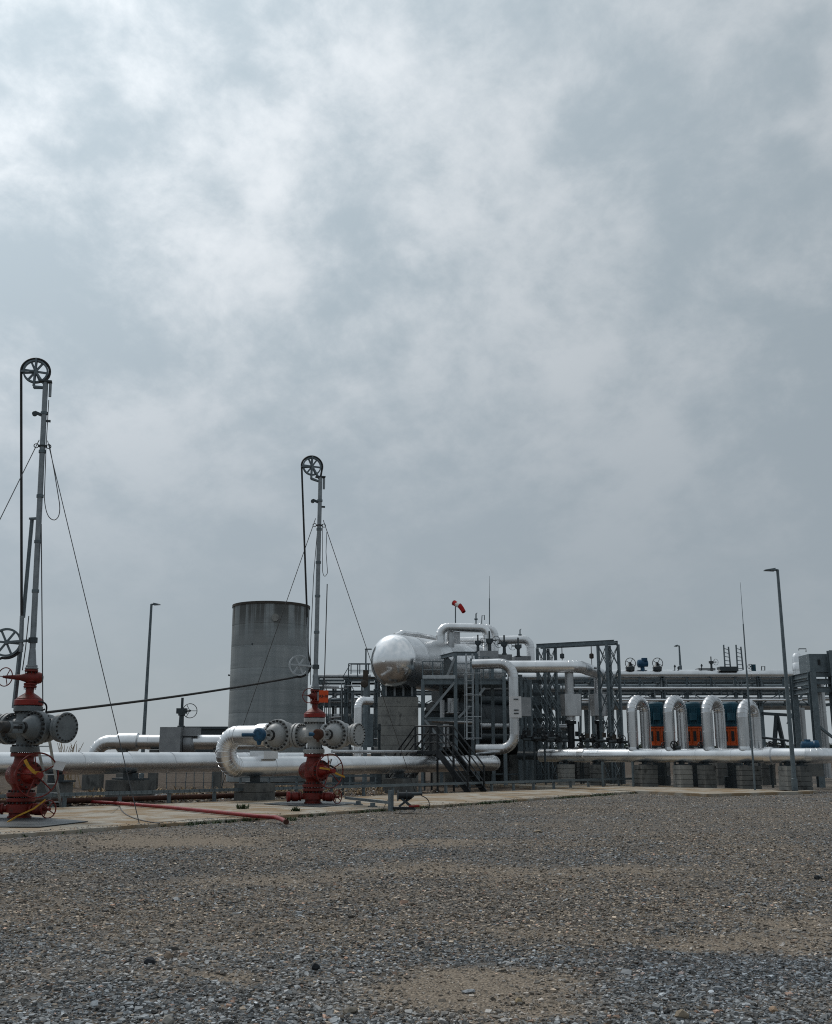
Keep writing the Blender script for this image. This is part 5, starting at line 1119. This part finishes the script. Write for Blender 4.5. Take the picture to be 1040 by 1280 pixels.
for px, y1, lb, hook in ((706.5, 822, 'chain hoist hanging left under the gantry beam', 0), (744, 822, 'chain hoist with hook hanging right under the gantry beam', 1)):
    q = online(gl, gr_, px); ht = thing('chain_hoist', lb, 'hoist', V((q.x, q.y, Zp(y1, q.y))), 'chain hoists under the gantry')
    zt4, zm = hgt, Zp(817, q.y)
    MB().cyl(V((q.x, q.y, zt4)), V((q.x, q.y, zm)), .022, n=8).build('chain', 'wire', ht)
    MB().lathe(V((q.x, q.y, zm - .25)), ZA, [(0, .06), (.03, .11), (.22, .11), (.26, .05)], 14).build('hoist_body', 'brown' if hook else 'galv_dark', ht)
    MB().cyl(V((q.x, q.y, zm - .25)), V((q.x, q.y, zm - (.62 if hook else .4))), .018, n=8).build('chain', 'wire', ht)
    if hook: MB().tube(bez(V((q.x, q.y, zm - .62)), V((q.x + .05, q.y, zm - .72)), V((q.x + .24, q.y, zm - .72)), 6), .035, 8).build('hook', 'black', ht)
# steel forest behind the left gantry tower
sf = thing('pipe_support_frame', 'dense dark steel support frame between platform and gantry', 'steel frame', (X(668, 53), 53, 0))
for i, (px, Yv) in enumerate(((652, 50.5), (657, 52.5), (664, 51), (671, 54), (676, 56), (700, 55), (706, 57), (649, 56), (660, 57.5))):
    MB().bar(V((X(px, Yv), Yv, 0)), V((X(px, Yv), Yv, hz_ - .35 + .2 * (i % 3 == 0) - .2)), .17, .17).build('column', 'galv', sf, 0)
for i in range(18):
    xa, xb = random.uniform(650, 690), 0; Yv = random.choice((50.6, 52.6, 54.2, 56.0)); xb = xa + random.choice((-1, 1)) * random.uniform(8, 18); ya = random.uniform(850, 900)
    MB().bar(P(xa, ya, Yv), P(xb, ya + random.uniform(22, 36), Yv), .07, .05).build('brace', 'galv', sf, 0)
for yy in (852, 868, 884, 900, 916): MB().bar(P(646, yy, 52.2), P(712, yy - 1, 54.4), .12, .16).build('beam', 'galv_dark', sf, 0)
for i, (yy, Yv, r_) in enumerate(((860, 55.5, .16), (876, 55.2, .24), (908, 53.5, .16), (922, 53, .2))):
    single(MB().cyl(P(600, yy, Yv), P(708, yy + 1, Yv + 1), r_, n=20), 'cross_pipe', 'galv_dark' if i % 2 else 'alu_matt', ('uppermost', 'second', 'third', 'lowest')[i] + ' of the pipes crossing the dark support frame', 'pipe', 'pipes crossing the dark support frame')

# ================================================================== RIGHT-HAND HEADER, PIERS, U-BENDS, PUMPS
HA, HB = P(676, 942, 49.8), P(1018, 942, 42.0); hzc = 1.37; HA.z = HB.z = hzc; hdir = (HB - HA).normalized()
hd_ = thing('header_pipe', 'long silver header pipe on concrete piers at the right', 'pipe', (HA.x, HA.y, 0))
clad_pipe(hd_, [HA, HB + hdir * .2, HB + hdir * .2 + V((.72, .69, 0)) * 3], .295, .55, 'alu', 1.6)
for px in (729, 962): q = online(HA, HB, px); MB().lathe(q - hdir * .2, hdir, [(0, .30), (.03, .345 if px > 900 else .315), (.3, .35 if px > 900 else .315), (.33, .325), (.35, .30)], 36).build('collar', 'alu', hd_)
MB().lathe(HA - hdir * 1.2, hdir, [(0, .2), (1.19, .2)], 28).build('bare_end', 'galv_dark', hd_)
for px, pb, pt, w, d_, m_, lb in ((707, 981.5, 953, .55, .7, 'conc', 'pale pier at the left end of the silver header'), (746, 984, 956, .5, .55, 'conc_dark', 'narrow dark pier second from the left under the header'), (806, 986, 956, .75, .75, 'conc_dark', 'wide weathered pier below the leftmost U-bend'), (852, 989.5, 957, .58, .62, 'conc', 'pale board-marked pier standing forward in front of the header'), (882, 987, 957, .52, .6, 'conc_dark', 'pier just right of the pale forward pier'), (934, 990, 957, .80, .62, 'conc_dark', 'dark broad pier left of the lightning rod'), (984, 986, 957, .55, .6, 'conc', 'pier behind the tall lamp post'), (1001, 985, 957, .5, .5, 'conc_dark', 'pier between the tall lamp post and the right frame')):
    d0 = online(HA, HB, px); yy = d0.y - .1
    zt5 = hzc - .39; sd9 = thing('pipe_saddle', 'steel saddle on the ' + lb.split(' pier')[0].replace('pier ', '') + ' pier' if False else 'saddle carrying the header on the ' + lb, 'saddle', (X(px, yy), yy, zt5), 'steel pipe saddles')
    MB().box((X(px, yy), yy + .1, zt5 + .02), (.4, .4, .04), .28).build('base_plate', 'galv_dark', sd9, 0); MB().box((X(px, yy), yy + .1, zt5 + .09), (.12, .3, .1), .28).build('web', 'galv_dark', sd9, 0)
    pier('pipe_pier', lb, X(px, yy), yy, w, d_, zt5, .28 if px not in (934,) else .05, m_, .2, 'concrete piers under the right-hand header')
for i, (px, pb) in enumerate(((640, 977), (662, 976.5), (688, 978), (728, 979), (768, 980), (828, 981), (905, 982), (960, 982))):
    q = G(px, pb); pier('back_pier', ('broad dark concrete pier behind the end of the C-shaped pipe', 'dark pier left of the pale header pier', 'dark pier directly behind the pale header pier', 'back row pier left of the gantry drops', 'back row pier below the right gantry tower', 'back row pier behind the wide weathered pier', 'back row pier right of the small front pier', 'back row pier left of the tall lamp post')[i], q.x, q.y + .5, .75, .8, 1.15, .3, 'conc_dark', .38, 'back row of dark piers')
UX = V((.72, .69, 0)).normalized()
ords = ('leftmost', 'second', 'third', 'rightmost')
for i, px in enumerate((792, 838.5, 886.5, 931)):
    q = online(HA, HB, px); zt6 = Zp(870 + (5 if i == 3 else 0), q.y + .6) - .215
    e = q + UX * 1.02
    ub = thing('u_bend_pipe', ords[i] + ' of the four big silver U-bend pipes over the header', 'pipe', (q.x, q.y, 1.4), 'silver U-bend pipes')
    clad_pipe(ub, [V((q.x, q.y, hzc + .1)), V((q.x, q.y, zt6)), V((e.x, e.y, zt6)), V((e.x, e.y, 1.1))], .235, .505, 'alu_mid', 1.0, n=36, gores=6)
    MB().lathe((q.x, q.y, hzc + .22), ZA, [(0, .235), (.14, .235), (.16, .225)], 30).build('base_collar', 'alu', ub)
    if i < 3:
        c = q + UX * 1.95
        pm = thing('pump', ('left', 'middle', 'right')[i] + ' vertical pump with petrol blue motor and orange lantern', 'pump', (c.x, c.y, 0), 'vertical pumps behind the U-bends')
        zb0, zo0, zo1, zm1 = 1.35, Zp(932, c.y), Zp(908.5, c.y), Zp(878, c.y); r_ = .335
        MB().lathe((c.x, c.y, 0), ZA, [(0, .45), (.5, .45), (.5, .3), (zo0 - .12, .3), (zo0 - .12, .42), (zo0, .42)], 28).build('pump_can', 'galv_dark', pm)
        MB().lathe((c.x, c.y, zo0), ZA, [(0, .36), (.05, .36), (.06, .31), (zo1 - zo0 - .08, .31), (zo1 - zo0 - .06, .35), (zo1 - zo0, .35)], 28).build('lantern', 'orange', pm)
        for an in (-1.75, -.75, -2.7): dv = V((math.cos(an), math.sin(an), 0)); sd_ = V((-dv.y, dv.x, 0)); MB().obox(V((c.x, c.y, (zo0 + zo1) / 2)) + dv * .308, dv * .012, sd_ * .065, ZA * (zo1 - zo0) * .26).build('lantern_opening', 'black', pm, 0)
        for an in (-2.2, -1.25, -.3): dv = V((math.cos(an), math.sin(an), 0)); MB().bar(V((c.x, c.y, zo0 + .06)) + dv * .325, V((c.x, c.y, zo1 - .07)) + dv * .325, .035, .05).build('lantern_rib', 'orange', pm, 0)
        mo = MB().lathe((c.x, c.y, zo1), ZA, [(0, r_), (.05, r_ + .02), (.09, r_), (zm1 - zo1 - .22, r_), (zm1 - zo1 - .2, r_ + .015), (zm1 - zo1 - .06, r_ + .015), (zm1 - zo1, r_ * .8)], 32).build('motor', 'blue_motor', pm)
        mb = MB()
        for k in range(26): an = k * 2 * math.pi / 26; dv = V((math.cos(an), math.sin(an), 0)); mb.bar(V((c.x, c.y, zo1 + .12)) + dv * (r_ + .015), V((c.x, c.y, zm1 - .26)) + dv * (r_ + .015), .012, .04, dv)
        mb.build('cooling_fins', 'blue_motor', mo, 0)
        MB().box((c.x - .1, c.y - .4, (zo1 + zm1) / 2 - .1), (.28, .16, .32), .3).build('terminal_box', 'blue_motor', pm, 0)
# small valves along the top of the header
for i, (px, lb) in enumerate(((716, 'small black handwheel valve at the left drop pipe'), (737, 'small black valve between the two drop pipes'), (791.5, 'small black handwheel at the foot of the leftmost U-bend'), (822, 'small black valve below the left pump'), (843.5, 'small black handwheel at the foot of the second U-bend'), (868, 'small black valve below the middle pump'), (955, 'small dark valve right of the rightmost U-bend'))):
    q = online(HA, HB, px) + UX * (.55 if i not in (2, 4) else -.05); q.z = hzc + .2 if i not in (2, 4) else hzc + .24
    t = thing('drain_valve', lb, 'valve', q, 'small valves along the header')
    MB().lathe(q, ZA, [(0, .06), (.08, .10), (.16, .10), (.2, .05), (.34, .03)], 12).build('body', 'black', t); MB().cyl(q + ZA * .1 - hdir * .3, q + ZA * .1 + hdir * .3, .06, n=10).build('pipe_stub', 'galv_dark', t)
    handwheel(t, q + ZA * .2 + V((0, -.08, 0)), V((.2, -.97, .1)), .16, .022, 'black', 4)
    MB().cyl(V((q.x, q.y, .1)), q, .05, n=8).build('drain_leg', 'galv_dark', t)
for i, px in enumerate((734, 783, 831)):
    q = online(HA, HB, px) + UX * .3; q.z = hzc + .12
    single(MB().lathe(q, ZA, [(0, .26), (.08, .25), (.15, .2), (.2, .1), (.21, .01)], 24), 'blind_cap', 'galv', ('leftmost', 'middle', 'rightmost')[i] + ' of the grey domed caps behind the header', 'cap', 'grey domed caps on the header')
# pump skid railing and low tray under the header
lr_ = thing('low_barrier', 'low galvanised rail with short legs before the back piers', 'barrier', G(700, 977))
a, b = G(615, 979), G(685, 980)
for k in range(4): q = a.lerp(b, k / 3); MB().bar(V((q.x, q.y, 0)), V((q.x, q.y, .45)), .06, .06).build('post', 'galv', lr_, 0)
MB().bar(V((a.x, a.y - .05, .45)), V((b.x, b.y - .05, .45)), .04, .08).build('rail', 'galv', lr_, 0)
for px, lb in ((754, 'thin steel stake standing under the header right of the narrow pier'), (792, 'thin steel stake left of the wide weathered pier')):
    q = G(px, 985.5); single(MB().bar(V((q.x, q.y, 0)), V((q.x, q.y, Zp(952, q.y))), .08, .06), 'stake', 'galv', lb, 'stake', 'steel stakes under the header', 0)

# ================================================================== PIPE RACK ACROSS THE BACK
RY = 60.0
rk = thing('pipe_rack', 'long steel pipe rack crossing behind the whole plant', 'pipe rack', (X(700, RY), RY, 0))
zR = [Zp(y_, RY) for y_ in (848, 862, 878)]
cols = [395, 432, 470, 560, 655, 744, 833, 955, 1046]
for px in cols:
    for dy in (0, 2.6): MB().ibeam((X(px, RY), RY + dy, 0), (X(px, RY), RY + dy, zR[0]), .26, .22, .025, V((0, 1, 0))).build('column', 'galv', rk, 0)
    for z_ in zR: MB().ibeam((X(px, RY), RY - .3, z_ - .1), (X(px, RY), RY + 2.9, z_ - .1), .16, .14, .02).build('cross_beam', 'galv', rk, 0)
for dy in (-.02, 2.62):
    for j, z_ in enumerate(zR):
        for a, b in zip(cols, cols[1:]): MB().ibeam((X(a, RY) + .14, RY + dy, z_ - .12), (X(b, RY) - .14, RY + dy, z_ - .12), .13, .12, .02).build('longitudinal_beam', 'galv', rk, 0)
k = 0
for a, b in zip(cols, cols[1:]):
    n_ = max(1, round((b - a) / 31))
    for j in range(n_ + 1):
        px = a + (b - a) * j / n_; MB().bar((X(px, RY), RY - .1, zR[2] - .2), (X(px, RY), RY - .1, zR[0] + .0), .09, .09).build('truss_post', 'galv', rk, 0)
        if j < n_:
            p2 = a + (b - a) * (j + 1) / n_; k += 1
            q = ((px, zR[2]), (p2, zR[1])) if k % 2 else ((px, zR[1]), (p2, zR[2]))
            MB().bar((X(q[0][0], RY), RY - .12, q[0][1] - .1), (X(q[1][0], RY), RY - .12, q[1][1] - .1), .07, .05).build('truss_brace', 'galv', rk, 0)
            MB().bar((X(px, RY), RY - .12, zR[0] - .05), (X(px + 9, RY), RY - .12, zR[1] - .0), .06, .05).build('truss_brace', 'galv', rk, 0)
for s in (-1, 1):   # A-frames
    for px in (973, 668): MB().bar((X(px, RY), RY - .2, Zp(893, RY)), (X(px + s * 12, RY), RY - .2, 0), .2, .16).build('a_frame_leg', 'galv_dark', rk, 0)
for px in (973, 668): MB().bar((X(px - 18, RY), RY - .2, Zp(892, RY)), (X(px + 15, RY), RY - .2, Zp(894, RY)), .16, .16).build('a_frame_tie', 'galv_dark', rk, 0)
MB().bar((X(985, RY), RY - .3, Zp(905, RY)), (X(1010, RY), RY - .3, Zp(862, RY)), .14, .1).build('truss_brace', 'galv', rk, 0)
def rackpipe(lb, px0, px1, z_, dy, r_, m_, sec=3.0):
    t = thing('rack_pipe', lb, 'pipe', (X(px0, RY), RY + dy, z_), 'pipes on the rack'); clad_pipe(t, [V((X(px0, RY), RY + dy, z_)), V((X(px1, RY), RY + dy, z_))], r_, .5, m_, sec, n=24)
rackpipe('bright silver pipe along the top of the rack at the right', 745, 1012, zR[0] + .24, .1, .26, 'alu')
rackpipe('second silver pipe on the top tier behind the front one', 640, 1030, zR[0] + .22, 1.9, .2, 'alu')
rackpipe('thin bright pipe on the middle tier of the rack', 690, 1005, zR[1] + .06, -.3, .085, 'alu')
rackpipe('thin bright pipe below the middle tier of the rack', 700, 1005, zR[2] + .12, -.3, .08, 'alu')
rackpipe('dark pipe on the middle tier of the rack', 690, 1030, zR[1] + .2, 1.3, .2, 'galv')
rackpipe('thick dull silver pipe hung below the rack at the right', 690, 1040, Zp(881, RY), .6, .26, 'alu_matt')
rackpipe('pale pipe on the top tier of the rack behind the smaller mast', 388, 462, zR[0] + .15, .5, .13, 'alu_matt')
rackpipe('grey pipe on the lower tier of the rack behind the smaller mast', 388, 475, Zp(876, RY), .8, .2, 'alu_matt')
rackpipe('big dull pipe low behind the smaller wellhead', 405, 475, Zp(899, RY), 1.5, .36, 'galv_light')
for i in range(34):   # hangers, drains and instrument tubing along the rack
    px = 700 + i * 9.2 + random.uniform(-3, 3); z0 = random.choice(zR) - random.uniform(.0, .15); L_ = random.uniform(.25, .9)
    MB().cyl((X(px, RY), RY - .28, z0 - L_), (X(px, RY), RY - .28, z0), random.choice((.018, .025, .035)), n=6).build('hanger', random.choice(('galv', 'galv_light', 'galv_dark')), rk)
for i in range(16):
    px = 642 + i * 8.5 + random.uniform(-3, 3); y0 = random.uniform(845, 880); y1 = random.uniform(905, 935); Yv = random.uniform(52.5, 58)
    MB().cyl(P(px, y1, Yv), P(px, y0, Yv), random.choice((.03, .045, .06)), n=8).build('standpipe', random.choice(('galv', 'galv_light', 'alu_matt')), rk)
R2 = 66.0
rk2 = thing('pipe_rack', 'second steel pipe rack farther back behind the long rack', 'pipe rack', (X(820, R2), R2, 0))
zB = [Zp(y_, R2) for y_ in (845, 854, 868)]; cols2 = [618, 690, 775, 862, 925, 1000, 1060]
for px in cols2: MB().ibeam((X(px, R2), R2, 0), (X(px, R2), R2, zB[0]), .24, .2, .025, V((0, 1, 0))).build('column', 'galv', rk2, 0)
for z_ in zB:
    for a, b in zip(cols2, cols2[1:]): MB().ibeam((X(a, R2) + .14, R2, z_), (X(b, R2) - .14, R2, z_), .12, .1, .02).build('longitudinal_beam', 'galv_dark', rk2, 0)
for a, b in zip(cols2, cols2[1:]):
    for j in range(3):
        p_, q_ = a + (b - a) * j / 3, a + (b - a) * (j + 1) / 3; MB().bar((X(p_, R2), R2 - .1, zB[2]), (X(q_, R2), R2 - .1, zB[1]), .07, .05).build('truss_brace', 'galv', rk2, 0); MB().bar((X(p_, R2), R2 - .08, zB[2]), (X(p_, R2), R2 - .08, zB[0]), .08, .06).build('truss_post', 'galv', rk2, 0)
for i, (y_, r_, m_) in enumerate(((850, .12, 'alu_matt'), (862, .16, 'galv_light'), (873, .12, 'alu_mid'))):
    t = thing('rack_pipe', ('upper', 'middle', 'lower')[i] + ' dull pipe on the rack farther back', 'pipe', (X(620, R2), R2, Zp(y_, R2)), 'pipes on the rack'); clad_pipe(t, [V((X(620, R2), R2 + .4, Zp(y_, R2))), V((X(1058, R2), R2 + .4, Zp(y_, R2)))], r_, .5, m_, 5.0, n=16)
# small pipework and risers left of the vessel
for i in range(22):
    px = random.uniform(398, 470); Yv = random.uniform(56, 63); y0 = random.uniform(850, 885); y1 = random.uniform(895, 935)
    MB().cyl(P(px, y1, Yv), P(px, y0, Yv), random.choice((.03, .05, .07)), n=8).build('standpipe', random.choice(('galv', 'galv_dark', 'alu_matt', 'galv_light')), rk)
for i in range(10):
    pa = random.uniform(395, 440); pb = pa + random.uniform(15, 35); y0 = random.uniform(852, 925); MB().cyl(P(pa, y0, 59.3), P(pb, y0 + random.uniform(-1, 1), 59.6), random.choice((.03, .05, .08)), n=8).build('branch_line', random.choice(('galv', 'galv_dark', 'alu_matt')), rk)
# left end of the rack: railed walkway, brown actuator on a post, silver elbow
wk2 = thing('rack_walkway', 'railed steel walkway on the rack left of the vessel', 'walkway', (X(450, RY), RY, zR[0]))
MB().box((X(458, RY), RY + 1.3, zR[0] + .08), (X(492, RY) - X(428, RY), 2.4, .06)).build('deck', 'galv_dark', wk2, 0)
railing(wk2, [(X(434, RY), RY + .1, zR[0] + .1), (X(492, RY), RY + .1, zR[0] + .1)], .75, 'galv', .025, spacing=.5)
railing(wk2, [(X(434, RY), RY + 2.4, zR[0] + .1), (X(492, RY), RY + 2.4, zR[0] + .1)], .9, 'galv', .025, spacing=.5)
MB().bar((X(427, RY), RY + .1, zR[0] + .1), (X(436, RY), RY + .1, zR[0] + .8), .04, .04).build('handrail', 'galv', wk2, 0)
YA = 46.0
av = thing('actuator_post', 'brown actuator box on a grey post with a small lamp arm left of the vessel', 'actuator', (X(456, YA), YA, 0))
MB().bar((X(456, YA), YA, 0), (X(456, YA), YA, Zp(856, YA)), .14, .14).build('post', 'galv', av, 0)
MB().box((X(456, YA), YA, (Zp(838, YA) + Zp(857, YA)) / 2), (.22, .22, Zp(838, YA) - Zp(857, YA))).build('actuator', 'brown', av, 0)
MB().lathe((X(454.5, YA), YA - .1, Zp(855, YA)), (0, -1, 0), [(-.15, .16), (.1, .16), (.14, .1)], 18).build('gear_case', 'brown', av)
MB().cyl((X(456, YA), YA, Zp(838, YA)), (X(456, YA), YA, Zp(812, YA)), .035, n=8).build('lamp_pole', 'galv', av)
MB().box((X(459, YA), YA, Zp(811.5, YA)), (.3, .1, .05)).build('lamp_head', 'galv', av, 0)
YE = 44.5
el = thing('insulated_pipe', 'silver pipe with a bend at the top rising right of the blind flange', 'pipe', (X(447, YE), YE, 0))
clad_pipe(el, [V((X(447, YE), YE, 1.0)), V((X(447, YE), YE, Zp(875.5, YE))), V((X(462, YE), YE + .6, Zp(875.5, YE)))], .17, .3, 'alu', 1.2, n=28)
single(MB().box((X(459, 46.6), 46.6, (Zp(893, 46.6) + Zp(934, 46.6)) / 2), (.5, .5, Zp(893, 46.6) - Zp(934, 46.6))), 'cabinet', 'galv', 'grey steel cabinet left of the vessel pier', 'cabinet', ang=0)
for i, (px, y0, y1, w, lb) in enumerate(((430, 935, 908, 26, 'dark skid unit low behind the blind flange of the smaller wellhead'), (470, 935, 915, 14, 'dark unit at the left foot of the vessel pier'))):
    Yv = 50.5; t = thing('skid_unit', lb, 'skid', (X(px, Yv), Yv, 0), 'dark skids left of the vessel')
    MB().box((X(px, Yv), Yv, .35), (w * .038, 1.0, .7)).build('base', 'galv_dark', t, 0)
    MB().cyl((X(px - w * .4, Yv), Yv, 1.35), (X(px + w * .4, Yv), Yv, 1.35), .42, n=20).build('drum', 'dark_shell', t)
    for k in (-.3, .3): MB().bar((X(px + w * k, Yv), Yv - .3, .7), (X(px + w * k, Yv), Yv - .3, Zp(y1 - 10, Yv)), .09, .09).build('upright', 'galv_dark', t, 0)
    MB().bar((X(px - w * .45, Yv), Yv - .3, Zp(y1 - 4, Yv)), (X(px + w * .45, Yv), Yv - .3, Zp(y1 - 4, Yv)), .12, .12).build('top_bar', 'galv_dark', t, 0)
gate_valve('small valve with handwheel below the stiff hanging wire', P(404, 862, 47), .55, .14, 1, group='gate valves with handwheels')

# fittings on top of the rack
for px, lb in ((788, 'upright handwheel left of the blue actuator on the rack'), (822, 'upright handwheel right of the blue actuator on the rack')):
    c = P(px, 843, RY); t = thing('wheel_valve', lb, 'valve', c, 'upright handwheel valves on the rack')
    MB().lathe(c, ZA, [(0, .1), (.2, .12), (.25, .25), (.4, .27), (.5, .15), (.7, .06)], 16).build('body', 'galv_dark', t); handwheel(t, c + ZA * .62 + V((0, -.15, 0)), V((.1, -1, 0)), .3, .02, 'black', 4)
c = P(803.5, 841, RY); t = thing('valve_actuator', 'blue valve actuator on top of the rack', 'actuator', c)
MB().cyl(c, c + ZA * .3, .12, n=14).build('neck', 'blue', t); MB().lathe(c + ZA * .52 - V((.3, 0, 0)), (1, 0, 0), [(0, .12), (.05, .22), (.35, .25), (.45, .18), (.6, .18), (.62, .1)], 20).build('actuator_body', 'blue', t); MB().box(c + V((.1, -.1, .75)), (.3, .25, .16)).build('terminal_box', 'blue', t, 0)
lamp('short lamp post standing on the pipe rack', P(851, 843, RY + 1), P(851, 807, RY + 1), -1, .18, .06)
for px, y1, lb in ((843.5, 831, 'first short vent left of the rack lamp'), (848, 833, 'second short vent beside the rack lamp'), (877, 830, 'thin pointed vent in the middle of the rack')):
    single(MB().cyl(P(px, 842, RY), P(px, y1, RY), .03, n=8).cyl(P(px, y1 + 3, RY), P(px, y1 + 1, RY), .06, n=8), 'vent_pipe', 'galv_dark', lb, 'vent', 'thin vents on the rack')
single(MB().box((X(890.5, RY), RY + .4, Zp(839, RY)), (X(902, RY) - X(880.5, RY), .8, .36)), 'insulation_box', 'sheet', 'flat sheet metal box on the rack under the single valve', 'box', ang=0)
gate_valve('dark valve with handwheel on the flat box on the rack', P(889.5, 836.5, RY), .72, .17, 1, group='gate valves with handwheels')
for i, px in enumerate((909, 924.5)):
    t = thing('access_ladder', ('left', 'right')[i] + ' of the two short leaning ladders on the rack', 'ladder', P(px, 836, RY), 'short ladders on the rack')
    for s in (-1, 1): MB().bar(P(px + s * 3.5 + 1, 838, RY + .2 * s), P(px + s * 3 - 1.5, 806 + (s + 1) * 1.2, RY + .2 * s), .07, .05).build('stile', 'galv', t, 0)
    for k in range(6): f = (k + .5) / 6; MB().bar(P(px - 2.5 - 2 * f + 0, 838 - 30 * f, RY - .2), P(px + 4.4 - 2 * f, 838 - 28 * f, RY + .2), .035, .035).build('rung', 'galv', t, 0)
single(MB().box((X(916.5, RY), RY, Zp(836.5, RY)), (X(928, RY) - X(905, RY), .7, .25)), 'plinth_box', 'galv_dark', 'dark base box under the two short ladders', 'box', ang=0)
c = P(942, 839, RY); t = thing('valve_actuator', 'small teal actuator right of the ladders on the rack', 'actuator', c); MB().box(c + ZA * .18, (.22, .2, .4)).build('actuator_body', 'blue_motor', t, 0); handwheel(t, c + V((-.2, -.1, .25)), V((-.3, -.95, 0)), .14, .015, 'black', 3)
mb = MB().tube([P(952, 841, RY), P(952, 833, RY), P(956, 833, RY), P(956, 840, RY)], .03, 8); single(mb, 'vent_pipe', 'galv_dark', 'small hooked vent right of the teal actuator', 'vent', 'thin vents on the rack')
# white relief pipe at the right end of the rack
Yq = 56.0
rv_ = thing('relief_pipe', 'white clad relief pipe bending right at the end of the rack', 'pipe', P(998, 840, Yq))
MB().lathe(P(998, 846, Yq), ZA, [(0, .24), (1.02, .24), (1.12, .225), (1.22, .17), (1.27, .08), (1.28, .01)], 28).build('standpipe', 'alu', rv_); MB().cyl(P(999, 824, Yq), P(1014, 829, Yq + .2), .15, n=24).build('branch', 'alu', rv_); MB().lathe(P(998, 838, Yq), ZA, [(0, .3), (.3, .31), (.42, .25)], 28).build('collar', 'alu', rv_)
MB().tube([P(998.5, 813, Yq), P(998.5, 811, Yq), P(1007.5, 811, Yq), P(1007.5, 815, Yq)], .028, 8).build('hooked_vent', 'galv_dark', rv_)

# ================================================================== STEEL FRAME AT THE RIGHT EDGE
f0 = G(1024, 984.5); FY = f0.y
ft = thing('steel_tower', 'heavy steel frame with a sheet metal box on top at the right edge', 'steel frame', (f0.x, FY, 0))
xa_, xb_ = X(1023, FY), X(1049, FY); zt7 = Zp(840, FY)
for x_ in (xa_, xb_):
    for dy in (0, 2.4): MB().ibeam((x_, FY + dy, 0), (x_, FY + dy, zt7), .34, .26, .03, V((0, 1, 0))).build('column', 'galv', ft, 0)
for z_ in (zt7 - .1, Zp(852, FY), Zp(862, FY)):
    MB().ibeam((xa_, FY, z_), (xb_, FY, z_), .24, .16, .02).build('beam', 'galv', ft, 0); MB().ibeam((xa_, FY + .1, z_), (xa_, FY + 2.3, z_), .24, .16, .02).build('beam', 'galv', ft, 0)
MB().box(((xa_ + X(1046, FY)) / 2 - .02, FY + .6, (zt7 + Zp(818, FY)) / 2 + .02), (X(1046, FY) - xa_ + .1, 1.3, Zp(818, FY) - zt7)).build('top_box', 'galv', ft, 0)
MB().box((X(1033, FY), FY - .07, Zp(828, FY)), (.10, .04, .24)).build('box_slot', 'black', ft, 0)
MB().ibeam((X(1046, FY), FY - .3, zt7 - .2), (X(1046, FY), FY - .3, Zp(814, FY)), .3, .24, .03, V((0, 1, 0))).build('column_stub', 'galv', ft, 0)
MB().bar((xa_, FY + .0, Zp(905, FY)), (X(1043, FY), FY, Zp(922, FY)), .14, .1).build('brace', 'galv', ft, 0)
MB().bar((xa_ + .1, FY, Zp(960, FY)), (X(1003, FY), FY + .4, Zp(978, FY)), .12, .09).build('brace', 'galv', ft, 0); MB().bar((X(1003, FY), FY + .4, Zp(978, FY)), (X(990, FY), FY + .4, Zp(977, FY)), .12, .09).build('brace', 'galv', ft, 0)
tpipe('drop_pipe', 'silver pipe rising inside the right-hand steel frame', [V((X(1031, FY + 1), FY + 1, .4)), V((X(1031, FY + 1), FY + 1, Zp(850, FY + 1)))], .22, .4, 'alu_matt', 1.4)
tpipe('drop_pipe', 'pair pipe standing left behind the right-hand steel frame', [V((X(999, 55), 55, .4)), V((X(999, 55), 55, Zp(884, 55)))], .2, .4, 'alu_matt', 1.4); tpipe('drop_pipe', 'rear pipe of the standing pair left of the right-hand frame', [V((X(1006, 55.5), 55.5, .4)), V((X(1006, 55.5), 55.5, Zp(885, 55.5)))], .17, .4, 'alu_matt', 1.4)
c = P(1001, 932.5, 46); bm = thing('blue_motor', 'blue horizontal motor behind the header at the right', 'motor', (c.x, c.y, .9))
MB().lathe(c, (1, -.2, 0), [(0, .13), (.05, .2), (.5, .2), (.55, .24), (.72, .24), (.78, .1)], 20).build('motor_body', 'blue', bm); MB().box((c.x + .4, c.y, .95), (.8, .5, .9)).build('plinth', 'conc_dark', bm, 0); MB().box(c + V((.3, 0, .22)), (.2, .2, .12)).build('terminal_box', 'blue', bm, 0)
for i, (px, Yv) in enumerate(((962, 48), (975, 49), (948, 49))):
    t = thing('drain_valve', ('small valve cluster left of the lamp post', 'small valve cluster at the lamp post', 'small valve cluster near the lightning rod')[i], 'valve', (X(px, Yv), Yv, 1.2), 'small valve clusters behind the header')
    q = V((X(px, Yv), Yv, 1.3)); MB().lathe(q, ZA, [(0, .1), (.3, .12), (.4, .08), (.55, .04)], 12).build('body', 'galv_dark', t); handwheel(t, q + V((0, -.12, .45)), V((.2, -1, 0)), .16, .02, 'black', 4); MB().cyl(V((q.x, q.y, .1)), q, .07, n=10).build('leg', 'galv_dark', t); MB().cyl(q - V((.5, 0, -.15)), q + V((.6, 0, .15)), .06, n=10).build('pipe_stub', 'galv_dark', t)
MB().tube([P(930, 921, 47), P(985, 926, 48)], .05, 8)
single(MB().cyl(P(930, 919, 46.5), P(986, 926, 47.5), .05, n=8), 'cross_pipe', 'galv_dark', 'thin dark rail pipe right of the rightmost U-bend', 'pipe')
# far shed roof seen left of the tank
single(MB().box((X(265, 120), 122, 1.5), (7.5, 4, Zp(911, 120) * 2 - 3.0)).box((X(265, 120), 122, Zp(911, 120) + .1), (8, 4.4, .3)), 'shed', 'galv_dark', 'dark low flat-roofed shed far behind, left of the tank', 'shed', ang=0)
